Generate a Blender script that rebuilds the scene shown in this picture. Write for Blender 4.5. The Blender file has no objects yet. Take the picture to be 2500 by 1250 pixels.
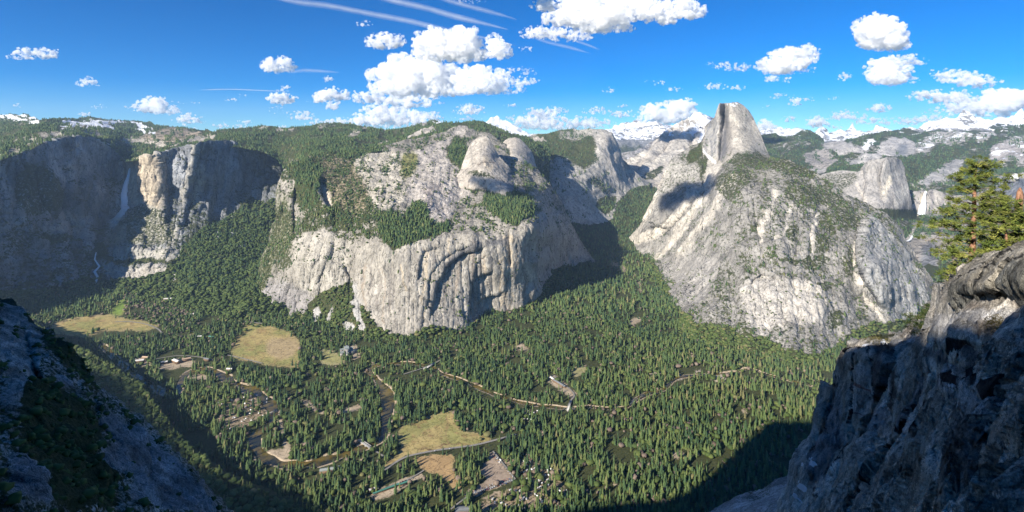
import bpy, math, random
import numpy as np
from mathutils import Vector, Matrix

random.seed(7)
rng = np.random.default_rng(11)
F, HZ, H = 1250.0, 330.0, 1000.0          # focal length and horizon row of the 2500 px wide picture, eye height
SUN_AZ, SUN_EL = math.radians(45), math.radians(28)
sc = bpy.context.scene
COL = sc.collection

# ------------------------------------------------------------------ noise
_T = rng.random((64, 64, 64)).astype(np.float32) * 2 - 1
def vnoise(x, y, z):
    xi = np.floor(x); yi = np.floor(y); zi = np.floor(z)
    fx = x - xi; fy = y - yi; fz = z - zi
    xi = xi.astype(np.int64) & 63; yi = yi.astype(np.int64) & 63; zi = zi.astype(np.int64) & 63
    xj = (xi + 1) & 63; yj = (yi + 1) & 63; zj = (zi + 1) & 63
    fx = fx * fx * (3 - 2 * fx); fy = fy * fy * (3 - 2 * fy); fz = fz * fz * (3 - 2 * fz)
    a = _T[xi, yi, zi] * (1 - fx) + _T[xj, yi, zi] * fx
    b = _T[xi, yj, zi] * (1 - fx) + _T[xj, yj, zi] * fx
    c = _T[xi, yi, zj] * (1 - fx) + _T[xj, yi, zj] * fx
    d = _T[xi, yj, zj] * (1 - fx) + _T[xj, yj, zj] * fx
    return (a * (1 - fy) + b * fy) * (1 - fz) + (c * (1 - fy) + d * fy) * fz
def fbm(x, y, z, octv=4, gain=0.5):
    s = 0; a = 1; t = 0
    for k in range(octv):
        s = s + a * vnoise(x + 13.7 * k, y + 7.3 * k, z + 3.1 * k); t += a; a *= gain
        x = x * 2.03; y = y * 2.03; z = z * 2.03
    return s / t
def ridged(x, y, z, octv=4, gain=0.55):
    s = 0; a = 1; t = 0
    for k in range(octv):
        s = s + a * (1 - 2 * np.abs(vnoise(x + 5.7 * k, y + 9.3 * k, z + 1.1 * k))); t += a; a *= gain
        x = x * 2.03; y = y * 2.03; z = z * 2.03
    return s / t
def stepped(x, y, z, octv=3, gain=0.5):
    """flat panels parted by sharp breaks, as jointed rock has"""
    v = fbm(x, y, z, 3) * 7.0; w_ = fbm(x * 2.7 + 40, y * 2.7, z * 2.7, 3) * 6.0
    g = lambda t: np.floor(t) + sstep(t - np.floor(t), 0.40, 0.60)
    return (g(v) - v * 0.55) / 3.0 + 0.45 * (g(w_) - w_ * 0.55) / 3.0
def sstep(x, a, b):
    t = np.clip((x - a) / (b - a), 0, 1)
    return t * t * (3 - 2 * t)
def inpoly(px, py, pts):
    r = np.zeros(px.shape, bool); n = len(pts)
    for i in range(n):
        x0, y0 = pts[i]; x1, y1 = pts[(i + 1) % n]
        if y0 == y1: continue
        c = ((y0 > py) != (y1 > py)) & (px < (x1 - x0) * (py - y0) / (y1 - y0) + x0)
        r ^= c
    return r
def polydist(px, py, pts):
    """distance to a polyline, side (+ is right of the travel direction in picture rows) and 0..1 along it"""
    best = np.full(px.shape, 1e9); side = np.zeros(px.shape); al = np.zeros(px.shape)
    L = [0.0]
    for i in range(len(pts) - 1): L.append(L[-1] + math.hypot(pts[i+1][0] - pts[i][0], pts[i+1][1] - pts[i][1]))
    for i in range(len(pts) - 1):
        x0, y0 = pts[i]; dx = pts[i+1][0] - x0; dy = pts[i+1][1] - y0
        l2 = dx * dx + dy * dy + 1e-9
        t = np.clip(((px - x0) * dx + (py - y0) * dy) / l2, 0, 1)
        ex = px - (x0 + t * dx); ey = py - (y0 + t * dy)
        d = np.hypot(ex, ey); m = d < best
        best = np.where(m, d, best)
        side = np.where(m, np.sign(dx * ey - dy * ex), side)
        al = np.where(m, (L[i] + t * math.sqrt(l2)) / L[-1], al)
    return best, side, al

def P3(px, py, Y):
    return np.stack([(px - 1250) / F * Y, Y * np.ones_like(px), H - (py - HZ) / F * Y], -1)
def pt(px, py, Y):
    return Vector(((px - 1250) / F * Y, Y, H - (py - HZ) / F * Y))
def flo(px, py, z=0.0):
    """picture point -> point on the valley floor"""
    Y = F * (H - z) / (py - HZ)
    return Vector(((px - 1250) / F * Y, Y, z))

def rbf(ctrl, smooth=0.07):
    c = np.array(ctrl, float); xy = c[:, :2] / 100.0; v = 1000.0 / c[:, 2]
    n = len(c); K = np.linalg.norm(xy[:, None] - xy[None], axis=-1)
    A = np.zeros((n + 3, n + 3)); A[:n, :n] = K - smooth * np.eye(n)
    A[:n, n] = 1; A[:n, n+1:] = xy; A[n, :n] = 1; A[n+1:, :n] = xy.T
    w = np.linalg.solve(A, np.concatenate([v, np.zeros(3)]))
    def f(px, py):
        o = np.empty(px.shape).ravel(); a = px.ravel() / 100; b = py.ravel() / 100
        for s in range(0, len(o), 40000):
            X = np.stack([a[s:s+40000], b[s:s+40000]], 1)
            D = np.sqrt(((X[:, None] - xy[None]) ** 2).sum(-1))
            o[s:s+40000] = D @ w[:n] + w[n] + X @ w[n+1:]
        return 1000.0 / np.maximum(o.reshape(px.shape), 0.02)
    return f

def mesh_from(name, V, faces, attrs=None, mat=None, smooth=False, quads=True):
    me = bpy.data.meshes.new(name)
    V = np.ascontiguousarray(V, np.float32).reshape(-1, 3); faces = np.ascontiguousarray(faces, np.int32)
    nf, k = faces.shape
    me.vertices.add(len(V)); me.vertices.foreach_set('co', V.ravel())
    me.loops.add(nf * k); me.loops.foreach_set('vertex_index', faces.ravel())
    me.polygons.add(nf); me.polygons.foreach_set('loop_start', np.arange(0, nf * k, k, dtype=np.int32))
    me.polygons.foreach_set('loop_total', np.full(nf, k, np.int32))
    if smooth: me.polygons.foreach_set('use_smooth', np.ones(nf, bool))
    for a, v in (attrs or {}).items():
        v = np.asarray(v, np.float32)
        if v.ndim == 1 or v.shape[-1] != 3:
            at = me.attributes.new(a, 'FLOAT', 'POINT'); at.data.foreach_set('value', v.ravel())
        else:
            v = v.reshape(-1, 3); at = me.attributes.new(a, 'FLOAT_COLOR', 'POINT')
            at.data.foreach_set('color', np.concatenate([v, np.ones((len(v), 1), np.float32)], 1).ravel())
    me.update(calc_edges=True)
    if mat: me.materials.append(mat)
    return me
def link(me, name=None, parent=None):
    o = bpy.data.objects.new(name or me.name, me); COL.objects.link(o); o.parent = parent
    return o
def tag(o, label=None, cat=None, group=None, kind=None):
    if label: o['label'] = label
    if cat: o['category'] = cat
    if group: o['group'] = group
    if kind: o['kind'] = kind
    return o
def empty(name, loc, label=None, cat=None, group=None):
    o = bpy.data.objects.new(name, None); COL.objects.link(o); o.location = loc
    o.empty_display_size = 1
    return tag(o, label, cat, group)

def interp(pts, x):
    p = sorted(pts); return np.interp(x, [a[0] for a in p], [a[1] for a in p])

LAYERS = {}
class Layer:
    """a landform: a sheet of real ground given by its skyline, its foot and distances at control points;
    it is folded back and down behind its skyline so that it has a far side"""
    def __init__(s, name, top, bot, ctrl, dx=2.5, dy=2.5, back=300.0, drop=0.6, nb=5, noise=(), feats=(), mat=None, edge=0.0, nmask=None, flutes=(), smooth=0.07):
        x0, x1 = max(min(p[0] for p in top), min(p[0] for p in bot)), min(max(p[0] for p in top), max(p[0] for p in bot))
        xs = np.arange(x0, x1 + dx, dx); t = interp(top, xs)
        if edge: t = t + edge * fbm(xs / 23.0, xs * 0 + len(name), xs * 0, 4)
        b = np.maximum(interp(bot, xs), t + 4)
        ny = int(max(b - t) / dy) + 2
        v = np.linspace(0, 1, ny)[:, None]
        px = np.broadcast_to(xs, (ny, len(xs))).copy(); py = t + (b - t) * v
        Y = rbf(ctrl, smooth)(px, py)
        P = P3(px, py, Y)
        for fe in feats:                                   # (points, side, depth m, reach px)
            pts, side, dep, w = fe[:4]
            m = (px > min(p[0] for p in pts) - 3 * w) & (px < max(p[0] for p in pts) + 3 * w) & \
                (py > min(p[1] for p in pts) - 3 * w) & (py < max(p[1] for p in pts) + 3 * w)
            if not m.any(): continue
            jx = px[m] + 1.5 * vnoise(px[m] / 9, py[m] / 9, px[m] * 0); jy = py[m] + 1.5 * vnoise(px[m] / 9, py[m] / 9, px[m] * 0 + 5)
            d, sd, al = polydist(jx, jy, pts)
            sg = d * sd * side
            tap = sstep(al, 0.0, 0.12) * sstep(1 - al, 0.0, 0.12)
            onend = (al < 1e-4) | (al > 1 - 1e-4)
            k = sstep(sg, -1.0, 2.0) * np.exp(-np.maximum(sg, 0) / w) * tap * np.where(onend, 0, 1)
            if len(fe) > 4: k = np.exp(-(d / w) ** 2) * tap   # a groove
            Y2 = Y[m] + dep * k
            Y[m] = Y2
        for (sx, sy, amp, skew, mk) in flutes:              # gullies and ribs running down the rock
            u = px + skew * py + 9 * fbm(px / 60, py / 60, px * 0 + 2, 3)
            k = ridged(u / sx, py / sy, px * 0 + len(name) + sx, 4) + 0.4 * fbm(u / (sx * 0.35), py / sy * 1.5, px * 0 + 7, 3)
            Y = Y + amp * k * (mk(px, py) if mk is not None else 1.0)
        P = P3(px, py, Y)
        n = np.cross(np.gradient(P, axis=1), np.gradient(P, axis=0))
        # smooth normals a little
        n /= np.linalg.norm(n, axis=-1, keepdims=True) + 1e-9
        n = np.where(n[..., 1:2] * 1.0 + n[..., 0:1] * P[..., 0:1] / np.maximum(P[..., 1:2], 1) - 0.0 * n[..., 2:3] > 1e9, n, n)
        view = P - np.array([0, 0, H]); flip = (n * view).sum(-1, keepdims=True) > 0
        n = np.where(flip, -n, n)
        D = np.zeros(px.shape)
        for (scale, amp, st, kind) in noise:
            f = ridged if kind == 'r' else (stepped if kind == 's' else fbm)
            q = P / scale
            D = D + amp * f(q[..., 0] + len(name), q[..., 1], q[..., 2] / st, 5)
        if nmask is not None: D = D * nmask(px, py)
        P = P + n * D[..., None]
        s.name, s.px, s.py, s.P, s.n, s.D, s.xs, s.t, s.b = name, px, py, P, n, D, xs, t, b
        s.nb, s.back, s.drop, s.mat = nb, back, drop, mat
        s.shape = px.shape; s.attrs = {}
        g = np.gradient(P, axis=1); h = np.gradient(P, axis=0)
        c = np.cross(g, h); s.nrm = c / (np.linalg.norm(c, axis=-1, keepdims=True) + 1e-9)
        s.nrm = np.where((s.nrm * view).sum(-1, keepdims=True) > 0, -s.nrm, s.nrm)
        s.harea = np.abs(c[..., 2])
        LAYERS[name] = s
    def warp(s, a=4.0, sc_=14.0):
        return s.px + a * fbm(s.px / sc_, s.py / sc_, s.px * 0 + 1.5, 4), s.py + a * fbm(s.px / sc_, s.py / sc_, s.px * 0 + 8.5, 4)
    def build(s, obj_name, label, kind='structure'):
        P = s.P; A = {k: v for k, v in s.attrs.items()}
        ny, nx = s.shape; nb = s.nb
        rows = []
        top = P[0]; hd = top.copy(); hd[:, 2] = 0; hd /= np.linalg.norm(hd, axis=1, keepdims=True)
        for k in range(nb, 0, -1):
            u = k / nb
            r = top + hd * (s.back * u); r[:, 2] -= s.back * s.drop * u * u
            rows.append(r)
        V = np.concatenate([np.array(rows).reshape(nb, nx, 3), P], 0) if nb else P
        at = {k: np.concatenate([np.repeat(v[:1], nb, 0), v], 0) if nb else v for k, v in A.items()}
        R = ny + nb
        i = np.arange(R - 1)[:, None] * nx + np.arange(nx - 1)[None]
        faces = np.stack([i, i + nx, i + nx + 1, i + 1], -1).reshape(-1, 4)
        at = {k: (v.reshape(-1, 3) if v.ndim == 3 else v.ravel()) for k, v in at.items()}
        me = mesh_from(obj_name, V.reshape(-1, 3), faces, at, s.mat, smooth=True)
        return tag(link(me), label, None, None, kind)
    def scatter(s, mask, dens, ycap=1e9, cap=40000, seed=0):
        """points on the layer, dens trees per square metre of plan area inside the mask"""
        r = np.random.default_rng(seed + 5)
        m = mask[:-1, :-1]; Yc = s.P[:-1, :-1, 1]
        w = (m * s.harea[:-1, :-1] * dens * np.minimum(1, (ycap / Yc) ** 2)).ravel()
        n = min(int(w.sum()), cap)
        if n < 1: return np.zeros((0, 3)), np.zeros((0, 2))
        cs = np.cumsum(w); k = np.searchsorted(cs, r.random(n) * cs[-1]); k = np.minimum(k, len(w) - 1)
        i, j = np.unravel_index(k, m.shape); u = r.random(n)[:, None]; v = r.random(n)[:, None]
        P = s.P
        p = (P[i, j] * (1 - u) + P[i, j + 1] * u) * (1 - v) + (P[i + 1, j] * (1 - u) + P[i + 1, j + 1] * u) * v
        q = np.stack([s.px[i, j], s.py[i, j]], 1)
        return p, q

# ------------------------------------------------------------------ materials
def newmat(name):
    m = bpy.data.materials.new(name); m.use_nodes = True; nt = m.node_tree; nt.nodes.clear()
    out = nt.nodes.new('ShaderNodeOutputMaterial'); b = nt.nodes.new('ShaderNodeBsdfPrincipled')
    nt.links.new(b.outputs[0], out.inputs[0]); b.inputs['Roughness'].default_value = 0.9
    b.inputs['Specular IOR Level'].default_value = 0.15
    return m, nt, b, out
def N(nt, t, **kw):
    n = nt.nodes.new(t)
    for k, v in kw.items(): setattr(n, k, v)
    return n
def noise_node(nt, scale, detail=6, rough=0.6, vec=None, dist=0.0):
    n = N(nt, 'ShaderNodeTexNoise'); n.inputs['Scale'].default_value = scale; n.inputs['Detail'].default_value = detail
    n.inputs['Roughness'].default_value = rough; n.inputs['Distortion'].default_value = dist
    if vec is not None: nt.links.new(vec, n.inputs['Vector'])
    return n.outputs[0]
def ramp(nt, fac, stops):
    r = N(nt, 'ShaderNodeValToRGB'); e = r.color_ramp.elements
    while len(e) < len(stops): e.new(0.5)
    for i, (p, c) in enumerate(stops):
        e[i].position = p; e[i].color = (c, c, c, 1) if not hasattr(c, '__len__') else (*c, 1)
    nt.links.new(fac, r.inputs[0]); return r.outputs[0]
def mix(nt, fac, a, b, mode='MIX'):
    m = N(nt, 'ShaderNodeMix', data_type='RGBA', blend_type=mode)
    for s_, v in ((m.inputs[0], fac), (m.inputs[6], a), (m.inputs[7], b)):
        if hasattr(v, 'is_output'): nt.links.new(v, s_)
        elif hasattr(v, '__len__'): s_.default_value = (*v, 1)
        else: s_.default_value = v
    return m.outputs[2]
def attr(nt, name, color=False):
    a = N(nt, 'ShaderNodeAttribute', attribute_name=name); return a.outputs['Color' if color else 'Fac']
def math_(nt, op, a, b=None, clamp=False):
    m = N(nt, 'ShaderNodeMath', operation=op, use_clamp=clamp)
    for s_, v in ((m.inputs[0], a), (m.inputs[1], b)):
        if v is None: continue
        if hasattr(v, 'is_output'): nt.links.new(v, s_)
        else: s_.default_value = v
    return m.outputs[0]
def bump(nt, h, strength, dist, b, prev=None):
    n = N(nt, 'ShaderNodeBump'); n.inputs['Strength'].default_value = strength; n.inputs['Distance'].default_value = dist
    nt.links.new(h, n.inputs['Height'])
    if prev is not None: nt.links.new(prev, n.inputs['Normal'])
    nt.links.new(n.outputs[0], b.inputs['Normal']); return n.outputs[0]
def obvec(nt, sx=1, sy=1, sz=1, rot=(0, 0, 0)):
    t = N(nt, 'ShaderNodeTexCoord'); m = N(nt, 'ShaderNodeMapping'); m.inputs['Scale'].default_value = (sx, sy, sz)
    m.inputs['Rotation'].default_value = rot
    nt.links.new(t.outputs['Object'], m.inputs[0]); return m.outputs[0]

def terrain_mat(name, unit=1.0, bumpd=6.0, contrast=1.0, streak=0.5, blotch=0.0):
    """albedo from the rock tint attribute varied by noise, vertical water streaks, cracks, scrub and snow"""
    m, nt, b, out = newmat(name)
    v = obvec(nt)
    base = mix(nt, 1.0, attr(nt, 'rock', True), (1.03, 1.0, 0.945), 'MULTIPLY')
    n1 = noise_node(nt, 0.012 / unit, 8, 0.65, v)
    n2 = noise_node(nt, 0.09 / unit, 6, 0.7, v)
    vs = obvec(nt, 1, 1, 0.07)
    n3 = noise_node(nt, 0.05 / unit, 6, 0.65, vs, 0.6)
    k = contrast
    c = mix(nt, 1.0, base, ramp(nt, n1, [(0.3, 1 - 0.32 * k), (0.7, 1 + 0.22 * k)]), 'MULTIPLY')
    c = mix(nt, 1.0, c, ramp(nt, n2, [(0.30, 1 - 0.27 * k), (0.52, 1.0), (0.72, 1 + 0.15 * k)]), 'MULTIPLY')
    c = mix(nt, streak, c, ramp(nt, n3, [(0.3, 0.42), (0.5, 1.0), (0.72, 1.2)]), 'MULTIPLY')
    if blotch:
        nb_ = noise_node(nt, 0.0032 / unit, 4, 0.6, obvec(nt, 1, 1, 0.4), 1.2)
        c = mix(nt, blotch, c, ramp(nt, nb_, [(0.35, 0.35), (0.5, 0.85), (0.65, 1.5)]), 'MULTIPLY')
        ns_ = noise_node(nt, 0.35 / unit, 3, 0.6, v)
        c = mix(nt, blotch, c, ramp(nt, ns_, [(0.40, 0.55), (0.52, 1.0), (0.66, 1.7)]), 'MULTIPLY')
    # dark joints and cracks, with crevice shade put into the colour
    nc = noise_node(nt, 0.022 / unit, 5, 0.6, obvec(nt, 1, 1, 0.35, (0.15, 0.1, 0)), 0.8)
    cr = math_(nt, 'ABSOLUTE', math_(nt, 'SUBTRACT', nc, 0.5))
    c = mix(nt, 0.75, c, ramp(nt, cr, [(0.0, 0.12), (0.010, 0.5), (0.028, 1.0)]), 'MULTIPLY')
    # scrub and forest floor
    nv = noise_node(nt, 0.06 / unit, 5, 0.7, v)
    veg = attr(nt, 'veg')
    vf = math_(nt, 'ADD', veg, math_(nt, 'MULTIPLY', math_(nt, 'SUBTRACT', nv, 0.5), 1.6))
    vf = ramp(nt, vf, [(0.42, 0.0), (0.58, 1.0)])
    vc = ramp(nt, n2, [(0.3, (0.022, 0.030, 0.012)), (0.5, (0.05, 0.058, 0.022)), (0.75, (0.11, 0.10, 0.045))])
    c = mix(nt, vf, c, vc)
    sn = attr(nt, 'snow')
    ns = noise_node(nt, 0.02 / unit, 8, 0.7, v)
    sf = math_(nt, 'ADD', sn, math_(nt, 'MULTIPLY', math_(nt, 'SUBTRACT', ns, 0.5), 1.8))
    sf = ramp(nt, sf, [(0.47, 0.0), (0.53, 1.0)])
    sf = math_(nt, 'MULTIPLY', sf, math_(nt, 'GREATER_THAN', sn, 0.01))
    c = mix(nt, sf, c, (0.82, 0.84, 0.88))
    nt.links.new(c, b.inputs['Base Color'])
    p = bump(nt, n1, 0.8, bumpd * 5, b)
    p = bump(nt, n3, 0.6, bumpd * 1.2, b, p)
    bump(nt, n2, 0.8, bumpd * 0.9, b, p)
    return m

def surf(L, x, y, lift=0.0):
    """point of a landform seen at a picture position, moved towards the eye by lift metres"""
    j = int(np.clip(round((x - L.xs[0]) / (L.xs[1] - L.xs[0])), 0, len(L.xs) - 1)); i = int(np.argmin(np.abs(L.py[:, j] - y)))
    p = Vector(L.P[i, j]); e = Vector((0, 0, H)); d = (e - p).normalized(); return p + d * lift
# ------------------------------------------------------------------ helpers for painting what covers a landform
def init(L, rock=(0.40, 0.385, 0.355), veg=0.0, snow=0.0):
    L.rock = np.zeros(L.shape + (3,)) + np.array(rock); L.veg = np.zeros(L.shape) + veg; L.snow = np.zeros(L.shape) + snow
    L.wx, L.wy = L.warp(11, 26)
    a_, b_ = L.warp(5, 6); L.wx += a_ - L.px; L.wy += b_ - L.py
    L.attrs = {'rock': L.rock, 'veg': L.veg, 'snow': L.snow}
def blur(m, n=2):
    for _ in range(n):
        m = (m + np.roll(m, 1, 0) + np.roll(m, -1, 0) + np.roll(m, 1, 1) + np.roll(m, -1, 1)) / 5
    return m
def area(L, pts, n=9):
    return blur(inpoly(L.wx, L.wy, pts).astype(float), n)
def ell(L, cx, cy, rx, ry, a=0.0):
    dx, dy = L.wx - cx, L.wy - cy; c, s_ = math.cos(math.radians(a)), math.sin(math.radians(a))
    u = (dx * c + dy * s_) / rx; v = (-dx * s_ + dy * c) / ry
    return 1 - sstep(np.hypot(u, v), 0.75, 1.2)
def line(L, pts, w):
    d, _, _ = polydist(L.wx, L.wy, pts); return 1 - sstep(d, w * 0.6, w * 1.3)
def paint(L, m, rock=None, veg=None, snow=None):
    if rock is not None: L.rock[:] = L.rock * (1 - m[..., None]) + np.array(rock) * m[..., None]
    if veg is not None: L.veg[:] = L.veg * (1 - m) + veg * m
    if snow is not None: L.snow[:] = L.snow * (1 - m) + snow * m
def tint(L, m, k):
    L.rock[:] = L.rock * (1 + (np.array(k) - 1) * m[..., None])
def flat_of(L): return np.abs(L.nrm[..., 2])

M_rock = terrain_mat('weathered granite', 1.0, 5.0, 1.0, 0.55)
M_far = terrain_mat('distant granite', 4.0, 20.0, 1.0, 0.2)

# ================================================================== far ranges
L = Layer('snow_range',
  [(-300,340),(1150,332),(1172,313),(1186,308),(1200,297),(1212,291),(1222,300),(1234,304),(1250,312),(1275,322),(1330,335),(1440,330),(1490,322),(1510,307),(1525,303),(1540,306),(1555,301),(1570,305),(1600,306),(1640,312),(1700,320),(1800,325),(1860,324),(1876,318),(1886,321),(1900,314),(1915,321),(1930,321),(1945,316),(1960,325),(1975,330),(2000,327),(2010,320),(2025,326),(2050,322),(2066,318),(2080,309),(2092,320),(2105,325),(2130,322),(2150,314),(2160,324),(2180,328),(2240,326),(2400,330),(3300,330)],
  [(-300,450),(3300,450)],
  [(-300,340,17000),(800,340,17000),(1200,300,17000),(1800,320,17000),(3300,330,17000),(-300,450,13000),(1200,450,13000),(3300,450,13000)],
  dx=3, dy=3, back=1500, noise=((900, 190, 1, 'r'), (300, 60, 1, 'r')), mat=M_far, edge=5)
init(L, (0.22,0.22,0.23), 0, 0.62)
L.snow[:] = 0.60 - 0.6 * sstep(L.py, 330, 380); L.veg[:] = 0.9 * sstep(L.py, 350, 385)
paint(L, sstep(L.px, 1120, 1160) * (1 - sstep(L.px, 1300, 1330)) * (1 - sstep(L.py, 318, 326)), snow=0.95, veg=0)

L = Layer('snow_crest',
  [(2120,350),(2150,338),(2190,322),(2222,309),(2240,313),(2262,305),(2285,300),(2310,294),(2335,291),(2345,281),(2358,274),(2366,280),(2376,287),(2390,289),(2405,297),(2425,293),(2445,289),(2470,284),(2480,280),(2489,273),(2500,281),(2540,276),(2700,290),(3300,285)],
  [(2120,400),(3300,400)],
  [(2120,345,12500),(2350,280,12500),(3300,285,12500),(2120,400,10500),(2450,400,10500),(3300,400,10500)],
  dx=2.5, dy=2.5, back=1200, noise=((600, 110, 1, 'r'), (180, 40, 1, 'r')), mat=M_far, edge=4)
init(L, (0.24,0.24,0.25), 0, 0.5)
ln = interp([(2120,340),(2230,326),(2330,322),(2420,326),(2500,330),(3300,330)], L.px)
L.snow[:] = 0.66 - 0.7 * sstep(L.py, ln - 8, ln + 12); L.veg[:] = 0.95 * sstep(L.py, ln - 4, ln + 10)
paint(L, ell(L, 2245,318,30,7), veg=0.1, snow=0.5)
paint(L, ell(L, 2362,292,22,14), snow=0.48)
paint(L, ell(L, 2450,318,40,10), veg=0.9, snow=0.35)

# ================================================================== granite ridge under the snowy summit left of the big dome
L = Layer('slab_ridge',
  [(1440,430),(1480,400),(1520,380),(1550,376),(1575,358),(1600,342),(1625,322),(1650,306),(1672,296),(1688,285),(1700,277),(1708,274),(1716,279),(1730,284),(1746,292),(1760,300),(1800,310),(1850,330)],
  [(1440,500),(1560,500),(1850,500)],
  [(1440,430,7500),(1520,380,8000),(1600,342,8400),(1708,274,8800),(1850,330,8800),(1560,450,6600),(1560,500,6200),(1850,500,6600),(1700,400,7600),(1850,420,7600),(1440,500,6300)],
  dx=2.5, dy=2.5, back=500, noise=((400, 60, 1, 'r'), (110, 18, 1, 'r')), mat=M_far,
  feats=[([(1700,280),(1670,330),(1640,350),(1600,400)], 1, 240, 30), ([(1725,300),(1700,330),(1690,372)], 1, 260, 30), ([(1600,345),(1580,390),(1560,430)], 1, 200, 25), ([(1655,310),(1625,345),(1590,365)],1,160,18)])
init(L, (0.52,0.49,0.45), 0, 0)
L.snow[:] = 0.50 - 0.55 * sstep(L.py, 320, 385)
paint(L, area(L, [(1690,285),(1705,276),(1745,292),(1740,310),(1700,305)]), snow=0.65)
paint(L, area(L, [(1740,310),(1745,330),(1705,365),(1690,372),(1700,355)]), snow=0.9)
paint(L, ell(L, 1540,378,60,14,-20), rock=(0.30,0.30,0.32), snow=0.3, veg=0.35)
paint(L, ell(L, 1590,345,40,6,-32), veg=0.4)
for a in ((1540,400,60,7,-28),(1580,410,50,6,-30),(1620,392,60,8,-32)): paint(L, ell(L, *a), rock=(0.60,0.57,0.52))
paint(L, ell(L, 1590,430,35,10,-25), veg=0.62)

# ================================================================== wooded highlands right of the big dome
L = Layer('high_country',
  [(1840,345),(1866,331),(1885,332),(1900,338),(1920,340),(1945,331),(1967,325),(1985,330),(2000,336),(2015,350),(2045,345),(2080,343),(2110,336),(2134,329),(2165,326),(2205,320),(2260,326),(2330,326),(2400,326),(2450,320),(2500,311),(2600,300),(3300,296)],
  [(1840,520),(3300,520)],
  [(1840,345,9500),(1967,325,9500),(2015,350,9300),(2205,322,9600),(2500,311,9000),(3300,296,8800),(1840,430,6500),(1840,520,5900),(2100,430,6300),(2200,420,6600),(2300,440,6400),(2500,430,5900),(3300,430,5700),(2250,520,5700),(3300,520,5200),(2080,385,7400),(2200,370,7900),(2350,350,7900),(2500,360,7300)],
  dx=2.5, dy=2.5, back=600, noise=((700, 90, 1, 'r'), (200, 26, 1, 'f')), mat=M_far,
  feats=[([(2000,352),(2060,346),(2110,360)], 1, -120, 25),([(2150,352),(2200,344),(2240,355)], 1, -160, 25),([(2040,400),(2060,380),(2130,358)],-1,150,18)])
init(L, (0.38,0.375,0.38), 0.66, 0)
L.veg[:] = 0.77 + 0.44 * fbm(L.px / 30, L.py / 12, L.px * 0 + 3, 4)
L.snow[:] = 0.30 * (1 - sstep(L.py, 340, 375)) * (L.px > 1880)
for a in ((2045,362,42,17,8),(2085,372,30,12,-10)): paint(L, ell(L, *a), rock=(0.46,0.45,0.45), veg=0.05)
paint(L, area(L, [(2160,348),(2215,343),(2240,358),(2232,380),(2190,388),(2165,388),(2130,400),(2090,410),(2060,412),(2100,392),(2140,375)]), rock=(0.48,0.47,0.47), veg=0.05)
paint(L, area(L, [(2185,385),(2195,360),(2212,352),(2222,368),(2212,384)]), rock=(0.22,0.24,0.28), veg=0.1, snow=0.2)
paint(L, area(L, [(2105,362),(2130,352),(2135,356),(2115,366)]), snow=1, veg=0)
paint(L, ell(L, 2000,395,45,22,12), rock=(0.36,0.34,0.33), veg=0.32)
paint(L, ell(L, 1995,420,28,9), veg=0.3)
for a in ((2275,350,48,18,-28),(2335,342,42,22,-10),(2405,338,30,14,-20)): paint(L, ell(L, *a), rock=(0.45,0.44,0.44), veg=0.40, snow=0.42)
paint(L, area(L, [(2400,395),(2430,360),(2470,340),(2510,330),(3300,330),(3300,400),(2500,400),(2440,402)]), rock=(0.44,0.42,0.42), veg=0.25, snow=0.40)
paint(L, area(L, [(2215,452),(2250,440),(2290,420),(2320,395),(2365,385),(2362,400),(2340,430),(2300,450),(2260,458)]), rock=(0.37,0.37,0.38), veg=0.22)
paint(L, ell(L, 2275,400,60,16,-25), veg=0.85)
paint(L, ell(L, 1890,345,40,5), veg=1)

# ================================================================== the stepped canyon with its two white waterfalls
L = Layer('waterfall_canyon',
  [(2140,500),(2190,474),(2235,468),(2286,469),(2300,474),(2340,482),(2380,478),(2420,462),(2445,440),(2470,432),(2500,425),(2560,418),(3300,400)],
  [(2140,800),(3300,800)],
  [(2140,500,5500),(2235,468,5650),(2290,470,5650),(2340,482,5600),(2420,462,5200),(2500,425,5000),(3300,400,4800),
   (2235,530,5450),(2290,530,5450),(2340,528,5350),(2400,520,5000),(2200,560,4800),(2280,570,4700),(2380,570,4500),(2240,590,4400),(2205,592,4350),
   (2215,628,4250),(2250,640,4000),(2300,590,4200),(2300,680,3700),(2380,700,3500),(2450,600,4000),(2500,560,4000),(3300,600,3600),(2240,700,3300),(2280,760,2900),(2400,800,2700),(2140,800,2750),(3300,800,2500),(2140,640,3600)],
  dx=2.5, dy=2.5, back=400, drop=0.3, noise=((500, 45, 1.5, 'r'), (120, 12, 2, 'r')), mat=M_far,
  feats=[([(2500,428),(2460,440),(2440,470),(2440,520)], -1, 260, 30),([(2262,588),(2275,600),(2262,640),(2248,670)], -1, 140, 20)])
init(L, (0.36,0.35,0.35), 0.72, 0)
L.veg[:] = 0.68 + 0.3 * fbm(L.px / 25, L.py / 15, L.px * 0 + 6, 4)
paint(L, area(L, [(2228,470),(2290,468),(2345,482),(2400,478),(2440,462),(2430,500),(2380,520),(2330,520),(2300,532),(2270,535),(2232,505)]), rock=(0.40,0.385,0.37), veg=0.0)
for x in (2247, 2275, 2300, 2318): paint(L, line(L, [(x,474),(x+2,500),(x-4,524)], 5), rock=(0.27,0.26,0.27) if x != 2247 else (0.5,0.46,0.38), veg=0)
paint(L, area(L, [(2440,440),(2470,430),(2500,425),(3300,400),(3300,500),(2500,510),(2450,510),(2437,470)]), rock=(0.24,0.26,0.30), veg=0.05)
paint(L, ell(L, 2480,432,30,8), rock=(0.5,0.49,0.47), veg=0.1, snow=0.35)
paint(L, area(L, [(2200,588),(2250,580),(2300,575),(2340,580),(2330,610),(2280,640),(2262,680),(2240,665),(2222,640),(2205,625)]), rock=(0.35,0.33,0.31), veg=0.1)
paint(L, ell(L, 2315,592,20,8), rock=(0.5,0.46,0.38), veg=0)
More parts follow.
